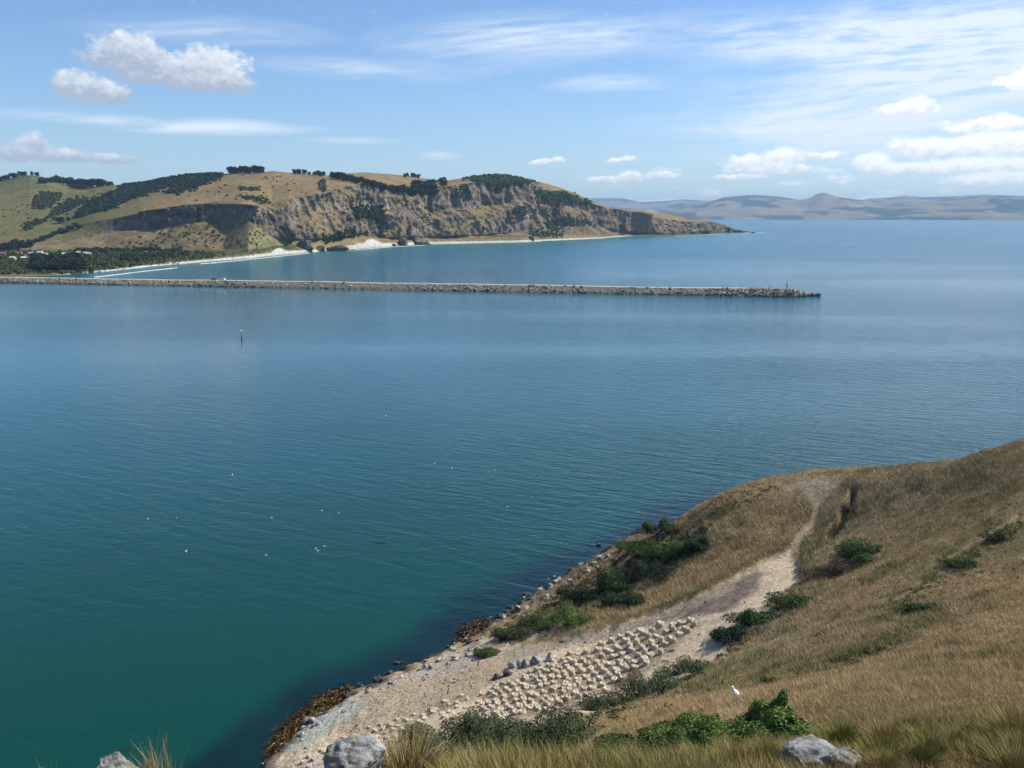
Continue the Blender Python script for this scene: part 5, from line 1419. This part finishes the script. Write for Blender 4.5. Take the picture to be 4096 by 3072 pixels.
PINE = ((0.010, 0.018, 0.010), (0.028, 0.040, 0.020))
def build_trees(GH):
    kinds = [tree_meshes(700 + i, 1.0, 1.0, 420, PINE) for i in range(5)]
    wide = [tree_meshes(720 + i, 1.0, .8, 420, ((.016, .026, .012), (.04, .058, .024))) for i in range(4)]
    rng = np.random.default_rng(44)
    def put(sx, sy, wpx, hpx, label, group, ks=kinds, dz=0):
        P, _ = GH.hit(sx, sy)
        k = 0
        while P is None and k < 12: sy += 3; k += 1; P, _ = GH.hit(sx, sy)
        if P is None or P[1] > 4000: return
        w, h = px_size(P, wpx), px_size(P, hpx)
        t = thing('tree', label, 'tree', (P[0], P[1], P[2] - .3 + dz), rng.uniform(0, 6.28), group)
        t.scale = (w, w, h)
        cr, tr = ks[rng.integers(len(ks))]
        obj('crown', cr, t); obj('trunk', tr, t)
    def along(pts, n, w, h, label, group, jx=4, jy=2, ks=kinds):
        p = np.array(pts, float); c = np.r_[0, np.cumsum(np.linalg.norm(np.diff(p, axis=0), axis=1))]
        for i in range(n):
            s = c[-1] * (i + .5) / n
            put(np.interp(s, c, p[:, 0]) + rng.normal(0, jx), np.interp(s, c, p[:, 1]) + rng.normal(0, jy), w * rng.uniform(.85, 1.2), h * rng.uniform(.85, 1.12), label, group, ks)
    along([(912, 694), (985, 692), (1052, 690)], 16, 24, 29, 'dark tree in the dense clipped block on the highest skyline', 'skyline block of trees', 2, 1)
    along([(1172, 694), (1215, 696)], 5, 20, 21, 'dark tree in the small skyline clump right of the block', 'first small skyline clump')
    put(1237, 698, 15, 12, 'lone small dark tree between two skyline clumps', 'single trees')
    along([(1258, 698), (1294, 699)], 5, 18, 17, 'dark tree in the second small skyline clump', 'second small skyline clump')
    along([(1620, 706), (1640, 705), (1675, 710)], 6, 15, 17, 'dark tree in the skyline clump above the hedge', 'clump above the shelter belt')
    along([(1322, 712), (1370, 722), (1420, 732), (1470, 742), (1510, 755), (1560, 765), (1600, 770), (1645, 778)], 30, 26, 30, 'dark tree in the long shelter belt above the cliffs', 'shelter belt above the cliffs', 3, 2)
    for row in range(3):
        along([(1642, 748 + row * 16), (1690, 750 + row * 16), (1742, 752 + row * 15)], 7, 28, 33, 'dark tree in the solid block ending the shelter belt', 'block at the end of the shelter belt', 3, 2)
    put(1772, 745, 40, 38, 'large round dark tree standing at the end of the belt', 'single trees')
    along([(-40, 722), (10, 718), (60, 702), (108, 696)], 9, 24, 20, 'dark tree on the far left skyline', 'far left skyline trees')
    put(128, 696, 12, 18, 'thin tree sticking up on the left skyline', 'single trees'); put(148, 699, 20, 18, 'second thin tree on the left skyline', 'single trees')
    along([(160, 732), (195, 730), (235, 728)], 8, 26, 22, 'dark tree in the left hilltop clump', 'left hilltop clump')
    put(232, 715, 26, 30, 'taller dark tree in the left hilltop clump', 'left hilltop clump')
    along([(255, 720), (300, 726), (350, 738), (420, 742)], 16, 30, 32, 'dark tree in the large grove on the left hilltop', 'large left hilltop grove', 4, 4)
    along([(285, 752), (320, 754), (365, 752)], 6, 26, 18, 'dark tree below the large left hilltop grove', 'trees below the left grove')
    along([(430, 738), (448, 738)], 3, 16, 18, 'small tree beside the white hilltop house', 'trees by the hilltop house')
    put(240, 893, 34, 30, 'round dark tree standing alone on the left spur', 'single trees'); put(273, 885, 16, 20, 'small tree beside the round one on the left spur', 'single trees')
    # the wood by the beach and the line of trees at the foot of the hills
    for row in range(4):
        along([(125 + row * 6, 1085 - row * 11), (220, 1086 - row * 12), (335 - row * 8, 1083 - row * 12)], 11, 40, 40, 'dark tree in the large wood beside the beach', 'large wood beside the beach', 6, 3)
    along([(350, 1068), (420, 1062), (470, 1058)], 7, 26, 16, 'low dark tree in the line right of the large wood', 'low tree line by the beach', 5, 2, wide)
    for row in range(2):
        along([(485, 1045 - row * 10), (530, 1045 - row * 10), (585, 1040 - row * 10)], 6, 32, 26, 'dark tree in the second wood behind the dunes', 'second wood behind the dunes', 5, 2, wide)
    along([(290, 1006), (400, 1004), (480, 1006), (600, 1004), (700, 1006), (750, 1006)], 26, 30, 20, 'tree in the line along the foot of the hills', 'trees along the foot of the hills', 6, 3, wide)
    along([(600, 1030), (660, 1026), (740, 1018)], 8, 28, 18, 'tree between the second wood and the hill foot', 'trees behind the dunes', 6, 3, wide)
    along([(-20, 1010), (30, 1002), (60, 990), (110, 985)], 9, 32, 32, 'dark tree at the far left foot of the hills', 'far left valley trees', 6, 4)
    along([(100, 985), (160, 965), (220, 935), (290, 915), (325, 905)], 16, 26, 20, 'tree in the slanting line up the left spur', 'slanting tree line on the left spur', 6, 4, wide)

SCRUB = {
 'dark scrub filling the long gully below the left ridge': ([[(467, 764), (497, 732), (641, 717), (746, 699), (895, 694), (885, 707), (776, 754), (671, 774), (696, 739), (572, 779), (447, 829), (348, 858), (298, 878), (348, 814)]], 2600, (2.2, 4.2), DARK),
 'scrub patches on the green left hillside': ([[(129, 835), (140, 790), (180, 770), (245, 775), (240, 800), (180, 835)], [(200, 850), (280, 800), (340, 790), (350, 810), (230, 860)], [(100, 900), (220, 860), (160, 890), (100, 930)]], 620, (1.8, 3.4), ((.025, .04, .018), (.06, .075, .03))),
 'dense bush on top of the right hand cliffs': ([[(1850, 714), (1930, 702), (2000, 699), (2060, 706), (2160, 727), (2100, 732), (2020, 747), (1985, 772), (1950, 737)]], 950, (1.8, 3.6), GREEN),
 'dense bush on the upper slope of the point': ([[(2140, 772), (2230, 766), (2300, 784), (2370, 812), (2340, 822), (2240, 807), (2150, 792)]], 620, (1.8, 3.6), GREEN),
 'green bush patches low on the cliffs of the point': ([[(2060, 830), (2110, 830), (2100, 865), (2060, 850)], [(2180, 890), (2260, 872), (2340, 880), (2380, 905), (2260, 905), (2220, 930), (2190, 915)], [(2010, 870), (2045, 880), (2030, 895)], [(2120, 925), (2250, 935), (2240, 948), (2130, 947)], [(2480, 905), (2500, 900), (2505, 935), (2480, 940)]], 700, (1.7, 3.4), GREEN),
 'dark bushes filling the hollow in the cliffs': ([[(1400, 830), (1530, 820), (1540, 870), (1555, 910), (1530, 940), (1500, 880), (1430, 870)], [(1310, 950), (1420, 910), (1425, 935), (1300, 975)]], 620, (1.6, 3.0), DARK),
 'scattered bushes on the cliff faces': ([[(1270, 720), (1300, 720), (1305, 775), (1280, 760)], [(1840, 740), (1870, 745), (1880, 800), (1800, 790)], [(2220, 780), (2240, 830), (2240, 870), (2225, 850)], [(960, 750), (1040, 752), (1040, 765), (970, 765)], [(960, 785), (1060, 790), (1080, 815), (1000, 805)]], 380, (1.4, 2.8), GREEN),
 'dots of low scrub over the grassy slope below the dark cliff': ([[(480, 990), (520, 930), (720, 905), (900, 900), (1030, 900), (1080, 960), (1060, 990), (760, 990)]], 170, (.9, 2.2), ((.045, .05, .022), (.09, .09, .04))),
 'thick low scrub over the valley flat': ([[(0, 1095), (0, 1005), (280, 1010), (560, 1010), (800, 1015), (900, 1022), (760, 1040), (600, 1056), (430, 1075), (300, 1092), (120, 1094)]], 2300, (1.0, 2.6), ((.03, .045, .016), (.085, .105, .035))),
 'pale dune grass clumps behind the beach': ([[(300, 1094), (430, 1078), (600, 1054), (800, 1036), (1000, 1016), (1060, 1004), (1060, 996), (900, 1012), (700, 1034), (500, 1062)]], 600, (.6, 1.3), ((.15, .14, .06), (.27, .25, .12))),
 'sparse scrub dots on the dry upper slopes': ([[(700, 790), (900, 740), (1080, 700), (1260, 715), (1240, 780), (1050, 800), (800, 800)], [(0, 850), (120, 760), (300, 760), (480, 740), (400, 780), (200, 900), (0, 940)]], 110, (.9, 2.2), ((.05, .05, .025), (.09, .085, .04))),
}
def build_scrub(GH):
    rng = np.random.default_rng(8)
    for lab, (polys, n, (s0, s1), cols) in SCRUB.items():
        P = []
        for sx, sy in sample_poly(polys, n, rng, 3.5):
            q, _ = GH.hit(sx, sy)
            if q is not None and q[1] < 4200: P.append(q)
        P = np.array(P); S = rng.uniform(s0, s1, len(P)); P[:, 2] += S * .25
        V0, F0 = ICO0; k = len(V0)
        # each clump is a handful of leaf faces on a rough dome
        m_ = 22; nn = len(P)
        d = rng.normal(size=(nn, m_, 3)); d[..., 2] = np.abs(d[..., 2]); d /= np.linalg.norm(d, axis=-1, keepdims=True)
        c0 = P[:, None] + d * S[:, None, None] * np.array([1, 1, .8]) * rng.uniform(.6, 1.05, (nn, m_, 1))
        N = d + rng.normal(0, .35, d.shape); N /= np.linalg.norm(N, axis=-1, keepdims=True)
        a = np.cross(N, rng.normal(size=N.shape)); a /= np.linalg.norm(a, axis=-1, keepdims=True); b = np.cross(N, a)
        sz = S[:, None, None] * .52
        V = np.stack([c0 - a * sz, c0 + b * sz, c0 + a * sz, c0 - b * sz], 2).reshape(-1, 3)
        F = np.arange(len(V)).reshape(-1, 4)
        t = np.clip(np.repeat(rng.random((nn, 1)), m_, 1) * .7 + rng.random((nn, m_)) * .3, 0, 1).reshape(-1, 1)
        C = np.array(cols[0]) * (1 - t) + np.array(cols[1]) * t
        o = mesh_np('scrub', V, F, M_LEAF, colors=np.repeat(C, 4, 0), smooth=False)
        tag(o, lab, 'scrub', kind='stuff')

# ------------------------------------------------------------------ houses
def build_houses(GH):
    MR = [flat_mat('white_roof', (.50, .50, .48), .6, .05), flat_mat('red_roof', (.30, .06, .05), .7, .1), flat_mat('grey_roof', (.36, .40, .42), .6, .08)]
    MW = [flat_mat('white_weatherboard', (.62, .61, .57), .7, .05), flat_mat('cream_weatherboard', (.48, .42, .30), .7, .05)]
    MG = flat_mat('window_glass', (.03, .04, .05), .15, .1, 3.0, .6); MD = flat_mat('door_paint', (.12, .07, .05), .6)
    rows = [(12, 1022, 10, 1, 0, 'small house with a red roof at the far left of the village'), (52, 1040, 11, 0, 1, 'pale round topped house in the front of the village'), (80, 1020, 9, 1, 1, 'cream house with a dull red roof in the village'), (95, 1040, 9, 0, 0, 'white roofed house next to the large wood'), (112, 1032, 10, 0, 1, 'cream house behind the front white roof'), (125, 1022, 9, 2, 0, 'grey roofed house in the middle of the village'),
            (162, 1018, 13, 0, 0, 'largest white roofed house with a gable toward the sea'), (184, 1026, 9, 0, 0, 'white roofed house downhill of the largest one'), (258, 1024, 9, 0, 0, 'white roofed house above the large wood'), (278, 1021, 11, 2, 0, 'pale grey roofed house above the large wood'), (314, 1018, 8, 0, 1, 'small cream house right of the grey roof'), (342, 1020, 8, 0, 0, 'white house near the line of trees'), (354, 1023, 9, 0, 1, 'last house at the right end of the village'),
            (437, 738, 11, 0, 0, 'white house by trees on the left hilltop')]
    for i, (sx, sy, w, ro, wa, lab) in enumerate(rows):
        P, _ = GH.hit(sx, sy)
        if P is None: continue
        w = w * .6; dpt = w * .62; h = 2.5; rg = h + w * .2; o = .35
        t = thing('house', lab, 'house', (P[0], P[1], P[2] + .4), (0.35, -.2, .1, .6, -.5)[i % 5], 'village houses')
        a, b = w / 2, dpt / 2
        V = [(-a, -b, -1.5), (a, -b, -1.5), (a, b, -1.5), (-a, b, -1.5), (-a, -b, h), (a, -b, h), (a, b, h), (-a, b, h), (-a, 0, rg - .12), (a, 0, rg - .12)]
        MB().add(V, [(0, 1, 5, 4), (2, 3, 7, 6), (1, 2, 6, 9, 5), (3, 0, 4, 8, 7)]).build('wall', MW[wa], t)
        e = .12
        for sg in (-1, 1):
            y0 = sg * (b + o); zz = h - o * (rg - h) / b
            rf = MB().add([(-a - o, y0, zz), (a + o, y0, zz), (a + o, 0, rg), (-a - o, 0, rg), (-a - o, y0, zz + e), (a + o, y0, zz + e), (a + o, 0, rg + e), (-a - o, 0, rg + e)],
                     [(0, 1, 2, 3), (4, 7, 6, 5), (0, 4, 5, 1), (2, 6, 7, 3), (1, 5, 6, 2), (0, 3, 7, 4)]).build('roof_slope', MR[ro], t)
        for xx in (-.30, .05, .32): MB().box((w * xx, -b - .02, 1.5), (1.3, .08, 1.1)).build('window', MG, t)
        MB().box((-w * .12, -b - .02, 1.0), (.9, .07, 2.0)).build('door', MD, t)
        MB().box((a * .5, b * .3, rg - .1), (.6, .6, 1.3)).build('chimney', MW[1], rf)

# ------------------------------------------------------------------ beach stacks and surf
def build_shore(GH):
    rk = [(1225, 995, 75, 40, 'dark rock stack with a pale side standing on the sand'), (1350, 1003, 110, 28, 'low black reef rock lying across the beach'), (1275, 998, 50, 18, 'low rock between the two larger beach rocks'), (1606, 982, 52, 34, 'pointed dark rock at the end of the white dune'), (1668, 974, 62, 32, 'humped dark rock on the beach under the cliffs'), (1705, 976, 40, 12, 'flat rock beside the humped one on the beach'), (1575, 983, 26, 12, 'small rock left of the pointed one'), (2125, 958, 26, 16, 'small dark rock at the foot of the right hand cliffs'),
          (3012, 931, 18, 5, 'tiny rock awash just off the point'), (2955, 931, 44, 13, 'flat rock ledge at the tip of the point'), (2915, 929, 44, 20, 'broken rock at the tip of the point')]
    for i, (sx, sy, w, h, lab) in enumerate(rk):
        P, _ = GH.hit(sx, sy)
        if P is None or P[2] < 0: P = at_z(sx, sy, 0.2)
        s = px_size(P, w) / 2; hh = px_size(P, h)
        me = rock_mesh('beach_rock', 800 + i, ICO3, ((.05, .045, .04), (.14, .125, .105)), (1, .7, 1), .42, (.03, .03, .03))
        o = obj('beach_rock', me); o.location = (P[0], P[1], P[2]); o.scale = (s, s, hh * .95); tag(o, lab, 'rock', 'rocks along the far beach')
    m, nt, b = new_mat('surf_foam'); n = noise(nt, pos(nt), .35, 4.0, .6)
    nt.links.new(mixc(nt, n.step(.4, .6), (.40, .46, .47), (.66, .69, .69)).s, b.inputs['Base Color']); b.inputs['Roughness'].default_value = .9
    def foam(pts, w, lab, seed):
        p = np.array(pts, float); x = np.linspace(p[0, 0], p[-1, 0], 160); y = np.interp(x, p[:, 0], p[:, 1])
        P = at_z(x, y, .05); t = np.gradient(P, axis=0); t /= np.linalg.norm(t, axis=1)[:, None]; nr = np.stack([t[:, 1], -t[:, 0], 0 * x], -1)
        ww = w * np.clip(.55 + fbm(P / 22, 3, seed), 0.02, 1.5) * np.clip(np.minimum(np.linspace(0, 1, 160), np.linspace(1, 0, 160)) * 8, .05, 1)
        wob = fbm(P / 35, 3, seed + 1) * w * .8
        a = P + nr * (wob - ww / 2)[:, None]; c = P + nr * (wob + ww / 2)[:, None]; mid = (a + c) / 2; mid[:, 2] += .45
        V = np.stack([a, mid, c], 1).reshape(-1, 3)
        o = mesh_np('surf', V, grid_faces(160, 3), m); tag(o, lab, 'surf', kind='stuff')
    foam([(375, 1109), (480, 1097), (580, 1085), (710, 1071)], 1.0, 'thin breaking wave line off the near end of the beach', 1)
    foam([(800, 1056), (870, 1050), (950, 1043), (1240, 1013)], 1.0, 'broken line of surf along the middle of the beach', 2)
    foam([(820, 1054), (865, 1052)], 2, 'short wave crest just off the beach', 3)
    foam([(1420, 1000), (1560, 988), (1700, 981)], 6, 'surf line under the white dune', 4)
    foam([(1720, 977), (2000, 971), (2170, 967)], 6, 'long white surf line below the cliffs', 5)
    foam([(2200, 962), (2420, 953)], 6, 'faint surf line near the point', 6)
    foam([(2700, 945), (2830, 939), (2900, 935)], 7, 'surf on the rocks of the point', 7)
    foam([(2910, 933), (2990, 932)], 8, 'white water at the tip of the point', 8)
    foam([(3020, 931), (3060, 930.5)], 9, 'white water over the rock off the point', 9)

# ================================================================== build
hills_ob, HV, HF = build_hills()
build_far()
slope_ob, SV, SF = build_slope()
build_sea()
MOLE = build_mole()
build_haze()
GH = Ground(HV, HF)
GS = Ground(SV, SF)
build_scrub(GH)
build_trees(GH)
build_houses(GH)
build_shore(GH)
build_marks(MOLE)
build_bushes(GS)
build_low_scrub(GS)
build_grass(GS)
build_tussocks(GS)
build_mounds(GS)
build_rocks(GS)
build_kelp()
build_birds(GS)
